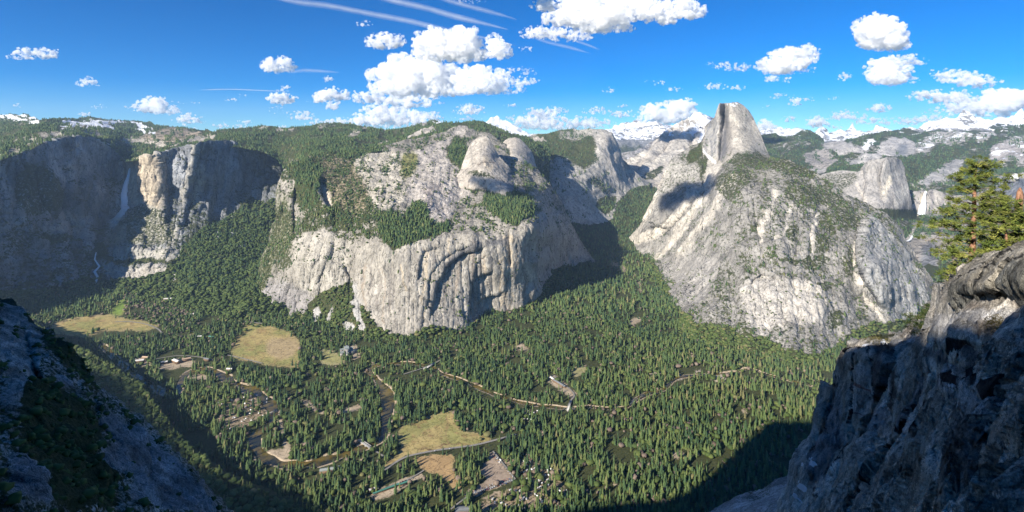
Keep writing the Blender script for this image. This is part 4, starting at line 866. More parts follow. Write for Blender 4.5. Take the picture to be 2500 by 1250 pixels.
paint(L, area(L, [(2020,1000),(2060,980),(2070,1100),(2020,1180),(1990,1180)]), rock=(0.34,0.35,0.38), veg=0.0)
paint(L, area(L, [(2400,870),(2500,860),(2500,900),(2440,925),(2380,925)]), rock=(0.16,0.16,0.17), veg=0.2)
for a in (([(2075,868),(2130,860),(2180,856)],2.2),([(2245,885),(2222,940),(2212,985),(2210,1040)],3),([(2300,930),(2278,975),(2265,1030),(2240,1060),(2200,1110),(2165,1170),(2120,1250)],3.2),([(2100,875),(2088,950),(2085,1040)],2),([(2132,870),(2138,940),(2144,1000)],2),([(2062,890),(2050,960),(2030,1040),(2010,1120)],2.2),
          ([(2360,940),(2400,925),(2440,930),(2465,960),(2490,990)],2.5),([(2350,872),(2420,852),(2480,818)],3),([(2160,1185),(2190,1140),(2235,1085)],2),([(2050,1150),(2100,1080),(2150,1020)],1.8),([(2000,1180),(2010,1230)],2),([(2330,1000),(2300,1080),(2250,1160),(2230,1250)],1.8)):
    paint(L, line(L, *a), rock=(0.035,0.035,0.04), veg=0.0)
paint(L, area(L, [(2215,870),(2240,865),(2265,885),(2262,920),(2240,960),(2225,960),(2222,910)]), rock=(0.72,0.71,0.66), veg=0.12)  # sunlit patch on the pillar painted as paler rock
paint(L, area(L, [(2078,846),(2130,828),(2200,822),(2215,830),(2180,838),(2130,842),(2080,855)]), rock=(0.45,0.43,0.36), veg=0.5)
paint(L, ell(L, 2160,835,40,5), veg=0.7)
for a in (([(2310,870),(2350,880),(2400,900),(2380,930),(2330,900)],0),): paint(L, area(L, a[0]), rock=(0.22,0.22,0.23), veg=0.25)
for a in ((1998,1122,5,8,20),(1984,1152,6,6),(2008,1145,3,10,20),(1972,1205,4,8,15),(1962,1228,4,6),(1970,1190,3,5),(2315,843,3,9,20),(2158,845,8,3),(2120,856,8,2),(2135,850,5,3)):
    paint(L, ell(L, *a), snow=1.2, veg=0)
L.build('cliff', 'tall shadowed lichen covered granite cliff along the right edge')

def boulder(name, label, top, bot, ctrl, rock, feats=(), noise=((5, 0.4, 1.2, 'r'), (5, 0.35, 1.6, 's'), (1.6, 0.12, 1, 'r'), (0.6, 0.06, 1, 'f')), back=5, extra=None, kind=None, cat='boulder', dx=1.8, drop=1.0):
    B = Layer(name, top, bot, ctrl, dx=dx, dy=dx, back=back, drop=drop, mat=M_cliff, edge=2.5, noise=noise, feats=feats)
    init(B, rock, 0.03, 0)
    if extra: extra(B)
    o = B.build('boulder', label, kind)
    if kind is None: o['category'] = cat
    return o
def exb(B):
    paint(B, sstep(B.wy - interp([(2330,700),(2350,690),(2400,705),(2430,690),(2470,650),(2500,640),(2700,560)], B.wx), -3, 6) , rock=(0.27,0.27,0.25), veg=0.12)  # front below the lip painted darker for the overhang's shade
    paint(B, ell(B, 2455,770,30,20), rock=(0.22,0.24,0.16), veg=0.3)
    for a in (([(2345,690),(2390,672),(2440,640),(2500,610)],1.6),([(2385,700),(2412,668),(2450,640)],2.2),([(2420,702),(2452,668),(2500,632)],2.4),([(2436,705),(2462,745),(2482,785)],2.5),([(2365,700),(2372,740),(2378,790)],2.2),([(2400,715),(2408,760)],1.8)):
        paint(B, line(B, *a), rock=(0.05,0.05,0.05), veg=0.0)
boulder('top_boulder', 'large overhanging tan granite boulder beneath the near pine', [(2330,705),(2334,690),(2340,680),(2350,672),(2376,653),(2403,637),(2430,624),(2450,613),(2471,604),(2500,592),(2600,560),(2780,520)],
  [(2330,740),(2345,770),(2380,800),(2460,790),(2500,770),(2780,700)],
  [(2330,705,36),(2350,672,37),(2403,637,35),(2471,604,32),(2500,592,31),(2780,520,24),(2350,700,32.5),(2400,675,30),(2400,700,28.5),(2450,650,28),(2500,640,25.5),(2430,700,27.5),(2500,680,24.5),(2345,770,33.5),(2380,790,31),(2400,740,30),(2460,790,28),(2460,730,28),(2500,770,26),(2780,700,18)],
  (0.50,0.47,0.41), extra=exb, dx=1.6,
  feats=[([(2345,705),(2380,715),(2420,706),(2445,690)], 1, 1.1, 40), ([(2390,690),(2420,650),(2450,630)], 1, 0.8, 8), ([(2420,705),(2450,665),(2480,640),(2500,630)], 1, 1.4, 12), ([(2440,700),(2460,740),(2478,780)], -1, 2.5, 14), ([(2360,740),(2368,770),(2375,795)], 1, 2, 10)])
boulder('left_block', 'dark blocky granite boulder leaning under the overhanging one', [(2262,800),(2275,782),(2283,760),(2289,742),(2300,727),(2312,714),(2325,706),(2340,700),(2352,705)],
  [(2262,830),(2290,830),(2352,822)], [(2262,800,52),(2289,742,47),(2312,714,44),(2352,705,41),(2300,760,44),(2320,730,41),(2262,830,50),(2330,800,39),(2352,822,37),(2290,830,45)],
  (0.30,0.31,0.33), back=6)
boulder('edge_boulder', 'rounded lichen speckled boulder at the right edge above the cliff', [(2448,830),(2452,812),(2462,800),(2475,792),(2490,784),(2510,776),(2560,765),(2700,740)],
  [(2448,850),(2470,880),(2500,900),(2700,900)], [(2448,830,23.5),(2475,792,23),(2510,776,22),(2700,740,17),(2470,830,20.5),(2500,840,18.5),(2500,900,18.5),(2470,880,20.5),(2448,850,23),(2700,900,13),(2560,820,17)],
  (0.42,0.42,0.43), back=4)
boulder('ledge_boulder', 'sunlit flat ledge rock in front of the overhanging boulder', [(2325,838),(2335,826),(2352,820),(2390,818),(2430,806),(2452,800)],
  [(2325,850),(2360,880),(2452,850)], [(2325,838,33),(2352,820,33),(2430,806,28),(2452,800,26),(2360,836,29.5),(2420,830,26),(2360,880,31),(2452,850,25),(2325,850,34)],
  (0.47,0.45,0.41), back=3)
boulder('left_crag', 'dark jagged crag at the left edge above the shaded slope', [(-300,640),(-60,700),(0,738),(10,735),(22,742),(34,748),(50,770),(62,782),(78,795),(88,806)],
  [(-300,900),(0,815),(88,812)], [(-300,640,300),(0,738,320),(88,806,315),(0,790,295),(40,790,300),(-300,900,250),(88,812,312)],
  (0.24,0.26,0.26), back=30, noise=((20, 4, 1.2, 'r'), (5, 0.7, 1, 'f')), extra=lambda B: paint(B, B.px*0+1, veg=0.6))

# ------------------------------------------------------------------ unseen mountain behind and left of the viewpoint, shaped for its shade
x = np.linspace(-5200, 900, 420); y = np.linspace(-1600, 8, 150)
X, Yg = np.meshgrid(x, y)
X = X + 0.0; 
def far(X, Y):
    # long unseen ridge further left, added so its shade covers the near slope's foot
    zr = np.interp(X, [-5200, -4750, -4250, -4061, -3548, -3040, -2415, -2004, -1500, -1100], [0, 0, 430, 600, 515, 340, 115, 15, -100, 0])
    return (zr + 300 * sstep(-X, 940, 1100)) * sstep(-Y, -20, 30)
def hill(X, Y):
    # peak shading the lower right valley, and a rise added to shade the cliff
    big = 372 * np.exp(-((X + 720) / 230) ** 4) * sstep(Y, -1500, -250) 
    ridge = 372 * sstep(X, -960, -905) * (1 - sstep(X, -640, -60))
    d = np.hypot(X, Y)
    cc = (X - Y) * 0.7071
    near = np.minimum(np.maximum((-(X + Y) * 0.7071 - 12) * 0.765, 0), 58.5 + 21 * sstep(-cc, 3.4, 8))
    z = np.maximum(near, ridge * 1.0 * sstep(-Y, -20, 30))
    z = z * (1 - sstep(X, 20, 420)) + far(X, Y) - 60 * sstep(X, 60, 400) - 300 * sstep(-X, 940, 1100)
    return H - 3.0 + z
Z = hill(X, Yg)
rough = 5 * ridged(X / 60, Yg / 60, X * 0, 4) + 2 * fbm(X / 15, Yg / 15, X * 0, 3)
Z = Z + rough * sstep(np.hypot(X, Yg), 25, 120)
edge = Yg > -1
Z = np.where(np.abs(Yg - 8) < 1e-6, Z - 260, Z)
PP = np.stack([X, Yg, Z], -1); ny, nx = X.shape
i = np.arange(ny - 1)[:, None] * nx + np.arange(nx - 1)[None]
fc = np.stack([i, i + 1, i + nx + 1, i + nx], -1).reshape(-1, 4)
rockc = np.zeros((ny, nx, 3)) + np.array((0.36, 0.35, 0.33))
me = mesh_from('summit', PP.reshape(-1, 3), fc, {'rock': rockc.reshape(-1, 3), 'veg': np.full(nx * ny, 0.3), 'snow': np.zeros(nx * ny)}, M_near, smooth=True)
tag(link(me), 'granite mountain top behind the viewpoint, unseen and shaped to cast shade', None, None, 'structure')
# a finer knoll just behind the eye
x = np.linspace(-130, 40, 120); y = np.linspace(-130, 2, 100); X, Yg = np.meshgrid(x, y)
# ================================================================== trees
def leaf_mat(name, stops, rough=0.8):
    m, nt, b, _ = newmat(name); r = attr(nt, 'rnd')
    c = ramp(nt, r, stops); h = attr(nt, 'hgt')
    v = noise_node(nt, 0.5, 3, 0.6, obvec(nt))
    c = mix(nt, 1.0, c, ramp(nt, v, [(0.3, 0.7), (0.7, 1.3)]), 'MULTIPLY')
    nt.links.new(c, b.inputs['Base Color']); b.inputs['Roughness'].default_value = rough
    return m
M_conifer = leaf_mat('conifer needles', [(0.0, (0.024,0.050,0.026)), (0.35, (0.055,0.095,0.038)), (0.65, (0.095,0.135,0.045)), (0.9, (0.125,0.155,0.05)), (1.0, (0.17,0.16,0.07))])
M_oak = leaf_mat('oak leaves', [(0.0, (0.034,0.055,0.016)), (0.5, (0.064,0.092,0.025)), (0.85, (0.10,0.125,0.036)), (1.0, (0.15,0.14,0.06))])
M_bare = leaf_mat('bare twigs', [(0.0, (0.12,0.09,0.07)), (1.0, (0.22,0.17,0.13))])
M_bark, nt, b, _ = newmat('brown bark'); nt.links.new(ramp(nt, noise_node(nt, 3, 4, 0.6, obvec(nt, 1, 1, 0.3)), [(0.3, (0.07,0.045,0.03)), (0.7, (0.17,0.11,0.07))]), b.inputs['Base Color'])

def conifer(tiers, nr, seed, w=0.15, base=0.10):
    r = np.random.default_rng(seed); V = []; Fc = []
    for t in range(tiers):
        u = t / tiers; z0 = base + (1 - base) * u; z1 = min(1.0, z0 + (1 - base) / tiers * 1.9)
        rad = w * (1 - u) ** 0.75 * r.uniform(0.8, 1.15) + 0.012; ox, oy = r.normal(0, 0.008, 2); k = len(V)
        V.append((ox, oy, z1 if t < tiers - 1 else 1.0)); a0 = r.uniform(0, 6.28)
        for i in range(nr):
            a = a0 + 6.283 * i / nr; q = rad * (1.15 if i % 2 else 0.62) * r.uniform(0.75, 1.2)
            V.append((ox + q * math.cos(a), oy + q * math.sin(a), z0 - (0.02 if i % 2 else -0.02) + r.uniform(-0.015, 0.015)))
        for i in range(nr): Fc.append((k, k + 1 + i, k + 1 + (i + 1) % nr))
    return np.array(V), np.array(Fc)
import bmesh
def ico(sub, seed, amp, squash=0.8, zc=0.55):
    bm = bmesh.new(); bmesh.ops.create_icosphere(bm, subdivisions=sub, radius=0.5)
    r = np.random.default_rng(seed)
    V = np.array([v.co[:] for v in bm.verts]); Fc = np.array([[v.index for v in f.verts] for f in bm.faces]); bm.free()
    V *= 1 + r.uniform(-amp, amp, (len(V), 1)); V[:, 2] = V[:, 2] * squash + zc
    return V, Fc
def grow(name, protos, pts, hmin, hmax, rnd_bias=0.0, seed=1, wide=1.0, mat=None, rot=True, sizef=None):
    """one mesh holding every tree of a wood that nobody could count"""
    r = np.random.default_rng(seed); n = len(pts); k = r.integers(0, len(protos), n)
    VV, FF, RR, HH = [], [], [], []; off = 0
    hs_ = r.uniform(hmin, hmax, n) * (sizef if sizef is not None else 1); rr = np.clip(r.beta(1.8, 2.4, n) + rnd_bias, 0, 1); hs_ = hs_ * (0.42 + 0.58 * np.minimum(1, r.random(n) * 1.7))
    for j, (V, Fc) in enumerate(protos):
        s_ = np.where(k == j)[0]
        if not len(s_): continue
        a = r.uniform(0, 6.283, len(s_)); c, sn = np.cos(a)[:, None], np.sin(a)[:, None]; h = hs_[s_][:, None]
        wd = wide * r.uniform(0.62, 1.5, (len(s_), 1))
        X = (V[None, :, 0] * c - V[None, :, 1] * sn) * h * wd; Yv = (V[None, :, 0] * sn + V[None, :, 1] * c) * h * wd
        Z_ = V[None, :, 2] * h - 0.4
        P = np.stack([X, Yv, Z_], -1) + pts[s_][:, None, :]
        VV.append(P.reshape(-1, 3)); FF.append((Fc[None] + (np.arange(len(s_)) * len(V))[:, None, None] + off).reshape(-1, 3)); off += len(s_) * len(V)
        RR.append(np.repeat(rr[s_], len(V))); HH.append(np.tile(V[:, 2], len(s_)))
    me = mesh_from(name, np.concatenate(VV), np.concatenate(FF), {'rnd': np.concatenate(RR), 'hgt': np.concatenate(HH)}, mat, smooth=False)
    return link(me)
CON_N = [conifer(9, 10, s_, 0.13 + 0.012 * (s_ % 4), 0.08) for s_ in range(6)]
CON_M = [conifer(6, 8, s_ + 20, 0.135 + 0.012 * (s_ % 4), 0.06) for s_ in range(6)]
CON_F = [conifer(3, 6, s_ + 40, 0.16, 0.02) for s_ in range(6)]
OAK_N = [ico(2, s_, 0.22) for s_ in range(5)]; OAK_F = [ico(1, s_ + 9, 0.25) for s_ in range(5)]

L = FL
cl = 1 - np.clip(L.open, 0, 1); cl = cl * (1 - 0.55 * L.camp)
gap = sstep(fbm(L.P[..., 0] / 45, L.P[..., 1] / 45, L.px * 0 + 9, 3), -0.38, -0.15) * (0.55 + 0.45 * sstep(fbm(L.P[..., 0] / 160, L.P[..., 1] / 160, L.px * 0 + 19, 3), -0.3, 0.1))          # small openings
shade = inpoly(L.px, L.py, [(-800,700),(100,800),(246,884),(334,938),(396,1022),(519,1150),(760,1245),(760,1600),(-800,1600)])
mask = cl * gap * (1 - 1.0 * shade) * (L.py > 0)
mask *= 1 - sstep(L.py, 1262, 1275) * 0.0
vp = (L.px > -260) & (L.px < 2300) & (L.py < 1340)
pts, q = L.scatter(mask * vp, 1 / 66.0, ycap=2100, cap=120000, seed=2)
hide = (q[:, 0] > 2120) | ((q[:, 1] > 1262 + 40))
pts, q = pts[~hide], q[~hide]
print('valley trees', len(pts))
# the nearest three hundred stand as trees of their own
near = np.where((q[:, 0] > 560) & (q[:, 0] < 1760) & (q[:, 1] > 1150) & (q[:, 1] < 1275))[0]
near = near[np.argsort(-q[near, 1])]; keep = []; 
for i in near:
    keep.append(i)
    if len(keep) >= 300: break
keep = np.array(keep); rest = np.ones(len(pts), bool); rest[keep] = False
kinds = np.random.default_rng(4).random(len(pts))
broad = (kinds < 0.22) | ((q[:, 1] < 830) & (kinds < 0.35)); bare = (kinds > 0.94)
bare |= (kinds > 0.6) & inpoly(q[:, 0], q[:, 1], [(300,700),(420,700),(480,760),(440,790),(300,790)])
ycl = pts[:, 1]
o1 = rest & ~broad & ~bare
seln = o1 & (ycl < 2000); self_ = o1 & (ycl >= 2000) & (ycl < 2900); selff = o1 & (ycl >= 2900)
def join_protos_forest(name, sets):
    VV, FF, RR, HH = [], [], [], []; off = 0
    for (protos, P_, h0, h1, bias, seed, wide) in sets:
        o = grow('tmp', protos, P_, h0, h1, bias, seed, wide); me = o.data
        nv, nf = len(me.vertices), len(me.polygons)
        V = np.empty(nv * 3, np.float32); me.vertices.foreach_get('co', V); fi = np.empty(nf * 3, np.int32); me.loops.foreach_get('vertex_index', fi)
        a = np.empty(nv, np.float32); me.attributes['rnd'].data.foreach_get('value', a); h = np.empty(nv, np.float32); me.attributes['hgt'].data.foreach_get('value', h)
        VV.append(V.reshape(-1, 3)); FF.append(fi.reshape(-1, 3) + off); off += nv; RR.append(a); HH.append(h)
        bpy.data.objects.remove(o); bpy.data.meshes.remove(me)
    return VV, FF, RR, HH
def forest(name, sets, mat, label):
    VV, FF, RR, HH = join_protos_forest(name, sets)
    me = mesh_from(name, np.concatenate(VV), np.concatenate(FF), {'rnd': np.concatenate(RR), 'hgt': np.concatenate(HH)}, mat)
    return tag(link(me), label, None, None, 'stuff')
bias = 0.30 * fbm(pts[:, 0] / 220, pts[:, 1] / 220, pts[:, 0] * 0, 3) + 0.27 * np.exp(-((q[:, 0] - 1830) / 260) ** 2 - ((q[:, 1] - 950) / 130) ** 2) + 0.03
forest('conifer_forest', [(CON_N, pts[seln], 17, 39, bias[seln], 3, 1.0), (CON_M, pts[self_], 16, 36, bias[self_], 4, 1.05), (CON_F, pts[selff], 24, 40, bias[selff] + 0.05, 5, 1.15)], M_conifer, 'dense green conifer forest covering the valley floor')
forest('oak_wood', [(OAK_N, pts[rest & broad & (ycl < 2400)], 10, 18, 0.1, 6, 1.1), (OAK_F, pts[rest & broad & (ycl >= 2400)], 10, 18, 0.1, 7, 1.1)], M_oak, 'round leafy trees mixed among the valley conifers')
if (rest & bare).any():
    forest('bare_trees', [(OAK_N, pts[rest & bare], 8, 16, 0.0, 8, 1.0)], M_bare, 'leafless brown trees and brush on the valley floor')

def near_crown(seed, kind):
    if kind == 'c': V, Fc = conifer(13, 14, seed + 70, 0.145 + 0.01 * (seed % 3), 0.12)
    else: V, Fc = ico(3, seed, 0.16, 0.85, 0.58)
    return V, Fc
def trunk_mesh(name):
    V, Fc = [], []
    for k, (z, r_) in enumerate(((-0.03, 0.016), (0.4, 0.011), (0.85, 0.003))):
        for i in range(6): V.append((r_ * math.cos(i * 1.047), r_ * math.sin(i * 1.047), z))
    for k in range(2):
        for i in range(6): Fc.append((k*6+i, k*6+(i+1)%6, k*6+6+(i+1)%6, k*6+6+i))
    return mesh_from(name, np.array(V), np.array(Fc), None, M_bark)
TM = trunk_mesh('trunk'); CM = []
for s_ in range(8):
    V, Fc = near_crown(s_, 'c'); CM.append(mesh_from('crown', V, Fc, {'rnd': np.full(len(V), 0.15 + 0.1 * s_), 'hgt': V[:, 2]}, M_conifer))
rr = np.random.default_rng(77)
protos = []
for s_, i in enumerate(keep):
    h = rr.uniform(24, 42); m_ = s_ % 8
    r_ = empty('conifer_tree', Vector(pts[i]) - Vector((0, 0, 0.4)), 'tall green conifer in the nearest rows of the valley forest, along the bottom edge', 'tree', 'nearest conifers of the valley forest')
    r_.scale = (h * rr.uniform(0.9, 1.3), h * rr.uniform(0.9, 1.3), h); r_.rotation_euler.z = rr.uniform(0, 6.28)
    c_ = link(CM[m_], 'crown', r_); t_ = link(TM, 'trunk', r_)
print('near trees', len(keep))

# ------------------------------------------------------------------ woods on slopes and rim
def cover(L, mask, dens, ycap, cap, seed): return L.scatter(np.clip(mask, 0, 1), dens, ycap, cap, seed)[0]
A = LAYERS['arch_massif']; W_ = LAYERS['waterfall_wall']; D_ = LAYERS['half_dome']; R_ = LAYERS['rim_country']; C_ = LAYERS['canyon_wall']; HC = LAYERS['high_country']; WC = LAYERS['waterfall_canyon']
def infr(L): return (L.px > -60) & (L.px < 2560) & (L.py < 1290)
woods = np.maximum.reduce([area(A, w) for w in (WOOD, WOOD2, WOOD3, [(725,400),(780,400),(775,500),(740,510),(722,470)])])
vegn = lambda L, lo, hi: sstep(L.veg + 0.9 * fbm(L.px / 9, L.py / 9, L.px * 0 + 4, 3) + 0.5 * fbm(L.px / 26, L.py / 13, L.px * 0 + 14, 3), lo, hi)
footv = lambda L: L.foot * (L.veg > 0.5)
a1 = cover(A, footv(A) * infr(A), 1/70, 2400, 14000, 21)
a2 = cover(W_, footv(W_) * infr(W_) * (W_.py < 860), 1/80, 3000, 14000, 22)
a3 = cover(D_, footv(D_) * infr(D_), 1/90, 2600, 12000, 23)
forest('slope_wood', [(OAK_F + OAK_N[:1], a1, 11, 19, 0.12, 31, 1.15), (OAK_F, a2, 12, 22, -0.05, 32, 1.1), (OAK_F, a3, 10, 18, 0.2, 33, 1.1)], M_oak, 'bushy oak and laurel woods on the rubble slopes below the cliffs')
b1 = cover(A, woods * infr(A), 1/110, 3000, 6000, 24)
b2 = cover(A, vegn(A, 0.45, 0.8) * (1 - A.foot) * infr(A) * (A.px < 1440), 1/160, 3600, 12000, 25)
b3 = cover(W_, W_.foot2 * (W_.px > 430) * infr(W_) * (W_.py < 720), 1/260, 3600, 5000, 26)
b4 = cover(R_, vegn(R_, 0.35, 0.7) * infr(R_) * (R_.snow < 0.6), 1/170, 3600, 42000, 27)
b5 = cover(C_, vegn(C_, 0.5, 0.8) * infr(C_), 1/260, 4300, 12000, 28)
b6 = cover(HC, vegn(HC, 0.45, 0.75) * infr(HC), 1/260, 4300, 16000, 29)
b7 = cover(WC, vegn(WC, 0.45, 0.7) * infr(WC), 1/230, 3600, 14000, 30)
b8 = cover(D_, vegn(D_, 0.6, 0.9) * (1 - D_.foot) * infr(D_), 1/240, 3600, 5000, 34)
print('slope woods', [len(a) for a in (a1, a2, a3, b1, b2, b3, b4, b5, b6, b7, b8)])
forest('mountain_forest', [(CON_F, b1, 16, 30, 0.05, 41, 1.3), (CON_F, b2, 10, 24, 0.05, 42, 1.4), (CON_F, b3, 16, 32, -0.15, 43, 1.2), (CON_F, b4, 16, 28, 0.08, 44, 1.5), (CON_F, b5, 16, 28, 0.0, 45, 1.5), (CON_F, b6, 20, 34, -0.1, 46, 1.5), (CON_F, b7, 18, 30, -0.1, 47, 1.4), (CON_F, b8, 10, 20, 0.1, 48, 1.4)], M_conifer, 'dark conifer forest on the rims, ledges and far slopes')
s1 = cover(D_, vegn(D_, 0.15, 0.6) * (1 - D_.foot) * infr(D_), 1/330, 3200, 11000, 51)
s2 = cover(A, vegn(A, 0.15, 0.6) * (1 - A.foot) * infr(A), 1/200, 3200, 16000, 52)
s3 = cover(W_, vegn(W_, 0.2, 0.6) * (1 - W_.foot) * infr(W_), 1/300, 3200, 8000, 53)
forest('scrub', [(OAK_F, s1, 4, 9, 0.15, 61, 1.3), (OAK_F, s2, 4, 11, 0.15, 62, 1.3), (OAK_F, s3, 5, 10, 0.0, 63, 1.3)], M_oak, 'dark shrubs dotted over the granite slopes')
S1, S2 = LAYERS['left_slope'], LAYERS['left_talus']
t1 = cover(S1, vegn(S1, 0.55, 0.9) * infr(S1), 1/3.2, 1e9, 16000, 71)
t2 = cover(S2, infr(S2) * 1.0, 1/55, 1e9, 16000, 72)
t3 = FL.scatter(shade & vp & (FL.py < 1300), 1/100, 2000, 9000, 73)[0]
forest('brush', [([ico(2, 90 + k, 0.38, 0.9, 0.4) for k in range(6)], t1, 0.5, 2.2, 0.0, 75, 1.2), (OAK_N, t2[::2], 7, 15, 0.1, 76, 1.2), (CON_M, t2[1::2], 9, 22, 0.1, 77, 1.2)], M_oak, 'dark brush growing on the shaded slopes at the lower left')
print('near brush', len(t1), len(t2), len(t3))
if len(t3): tag(grow('forest_edge', CON_N, t3, 20, 36, 0, 78, 1.0, M_conifer), 'shaded conifers at the foot of the lower left slope', None, None, 'stuff')
# ================================================================== clouds, high streaks
CMATS = {}
def vapour(den):
    """every few kilometres of distance the heaps are larger and thinner"""
    key = round(den * 1e4)
    if key not in CMATS:
        mc = bpy.data.materials.new('cloud vapour'); mc.use_nodes = True; nt = mc.node_tree; nt.nodes.clear()
        out = N(nt, 'ShaderNodeOutputMaterial'); pv = N(nt, 'ShaderNodeVolumePrincipled'); pv.inputs['Color'].default_value = (1, 1, 1, 1)
        pv.inputs['Anisotropy'].default_value = 0.0; nt.links.new(pv.outputs[0], out.inputs['Volume']); CMATS[key] = mc
        tc = N(nt, 'ShaderNodeTexCoord'); s_ = 0.11 / den
        nz = noise_node(nt, 1.0 / (s_ * 7.0), 5, 0.66, tc.outputs['Object'])
        nt.links.new(math_(nt, 'MULTIPLY', ramp(nt, nz, [(0.43, 0.0), (0.54, 0.6), (0.64, 1.0)]), den * 2.6), pv.inputs['Density'])
    return CMATS[key]
def ico_raw(sub):
    bm = bmesh.new(); bmesh.ops.create_icosphere(bm, subdivisions=sub, radius=1.0)
    V = np.array([v.co[:] for v in bm.verts]); Fc = np.array([[v.index for v in f.verts] for f in bm.faces]); bm.free(); return V, Fc
ICO = {k: ico_raw(k) for k in (1, 2, 3, 4)}
def cloud(lobes, label, seed, fringe=1.0, tall=1.0):
    """lobes: (px, py, rx, ry) ellipses of heaped vapour at the common cloud level"""
    r = np.random.default_rng(seed + 900)
    base = max(l[1] + l[3] for l in lobes); Y0 = min(F * 1500.0 / max(HZ - base, 26), 36000.0); s_ = Y0 / F
    cx = sum(l[0] for l in lobes) / len(lobes); cyy = sum(l[1] for l in lobes) / len(lobes); o0 = pt(cx, cyy, Y0)
    VV, FF, DD = [], [], []; off = 0
    def puff(x, y, rad, dens, sub, dy=0.0):
        nonlocal off
        V, Fc = ICO[sub]; c = np.array(pt(x, y, Y0)) - np.array(o0); c[1] += dy
        P = V * rad * s_ * np.array([1, 1, 0.85]); q = (P + c) / (s_ * 9.0)
        sc_ = r.uniform(0, 9)
        q1 = (P + c) / (s_ * 5.0)
        d = 1 + 0.38 * fbm(q[:, 0] + seed, q[:, 1], q[:, 2], 4) + 0.22 * fbm(q1[:, 0] * 2.1 + seed, q1[:, 1] * 2.1, q1[:, 2] * 2.1, 4)
        VV.append(P * d[:, None] + c); FF.append(Fc + off); off += len(V); DD.append(np.full(len(V), dens))
    for (x, y, rx, ry) in lobes:
        rx, ry = rx * 1.28, ry * 1.25
        n = int(np.clip(5 + rx * ry / 26, 5, 42))
        for k in range(n):
            a = r.uniform(0, 6.28); q = math.sqrt(r.random()) * 0.78; ux, uy = q * math.cos(a), q * math.sin(a)
            if uy > 0.35: uy = 0.35 + (uy - 0.35) * 0.4
            rad = min(ry, rx) * r.uniform(0.30, 0.58) * (1.1 - 0.55 * q)
            puff(x + ux * rx, y + uy * ry, max(rad, 1.6), 1.9, 4 if rad > 13 else (3 if rad > 5 else 2), r.uniform(-1, 1) * ry * s_ * 0.7)
        for k in range(int(n * 1.2 * fringe) + 3):
            a = r.uniform(0, 6.28); q = r.uniform(0.8, 1.12); ux, uy = q * math.cos(a), q * math.sin(a)
            if uy > 0.5: uy *= 0.75
            rad = min(ry, rx) * r.uniform(0.08, 0.26)
            puff(x + ux * rx, y + uy * ry, max(rad, 0.9), r.uniform(0.05, 0.75), 3 if rad > 4 else 2, r.uniform(-1, 1) * ry * s_ * 0.5)
    me = mesh_from('cloud', np.concatenate(VV), np.concatenate(FF))
    tmp = link(me, 'tmp'); md = tmp.modifiers.new('r', 'REMESH'); md.mode = 'VOXEL'; md.voxel_size = max(0.9 * s_, (max(l[2] for l in lobes) * 2.2 * s_) / 150)
    ev = tmp.evaluated_get(bpy.context.evaluated_depsgraph_get()); m2_ = bpy.data.meshes.new_from_object(ev)
    bpy.data.objects.remove(tmp); bpy.data.meshes.remove(me)
    n = len(m2_.vertices); co = np.empty(n * 3, np.float32); m2_.vertices.foreach_get('co', co); co = co.reshape(-1, 3); nr_ = np.empty(n * 3, np.float32); m2_.vertices.foreach_get('normal', nr_); nr_ = nr_.reshape(-1, 3)
    q = co / (s_ * 7.0); q2 = co / (s_ * 2.6)
    d = 3.4 * fbm(q[:, 0] + seed, q[:, 1], q[:, 2], 3) + 1.9 * fbm(q2[:, 0] + seed, q2[:, 1], q2[:, 2], 3)
    co = co + nr_ * (d * s_)[:, None]; m2_.vertices.foreach_set('co', co.ravel()); m2_.update(); m2_.name = 'cloud'; m2_.materials.clear(); m2_.materials.append(vapour(round((0.11 if Y0 < 22000 else 0.2) / s_, 4)))
    o = link(m2_, 'cloud'); o.location = o0; tag(o, label, 'cloud', 'white clouds in the sky')
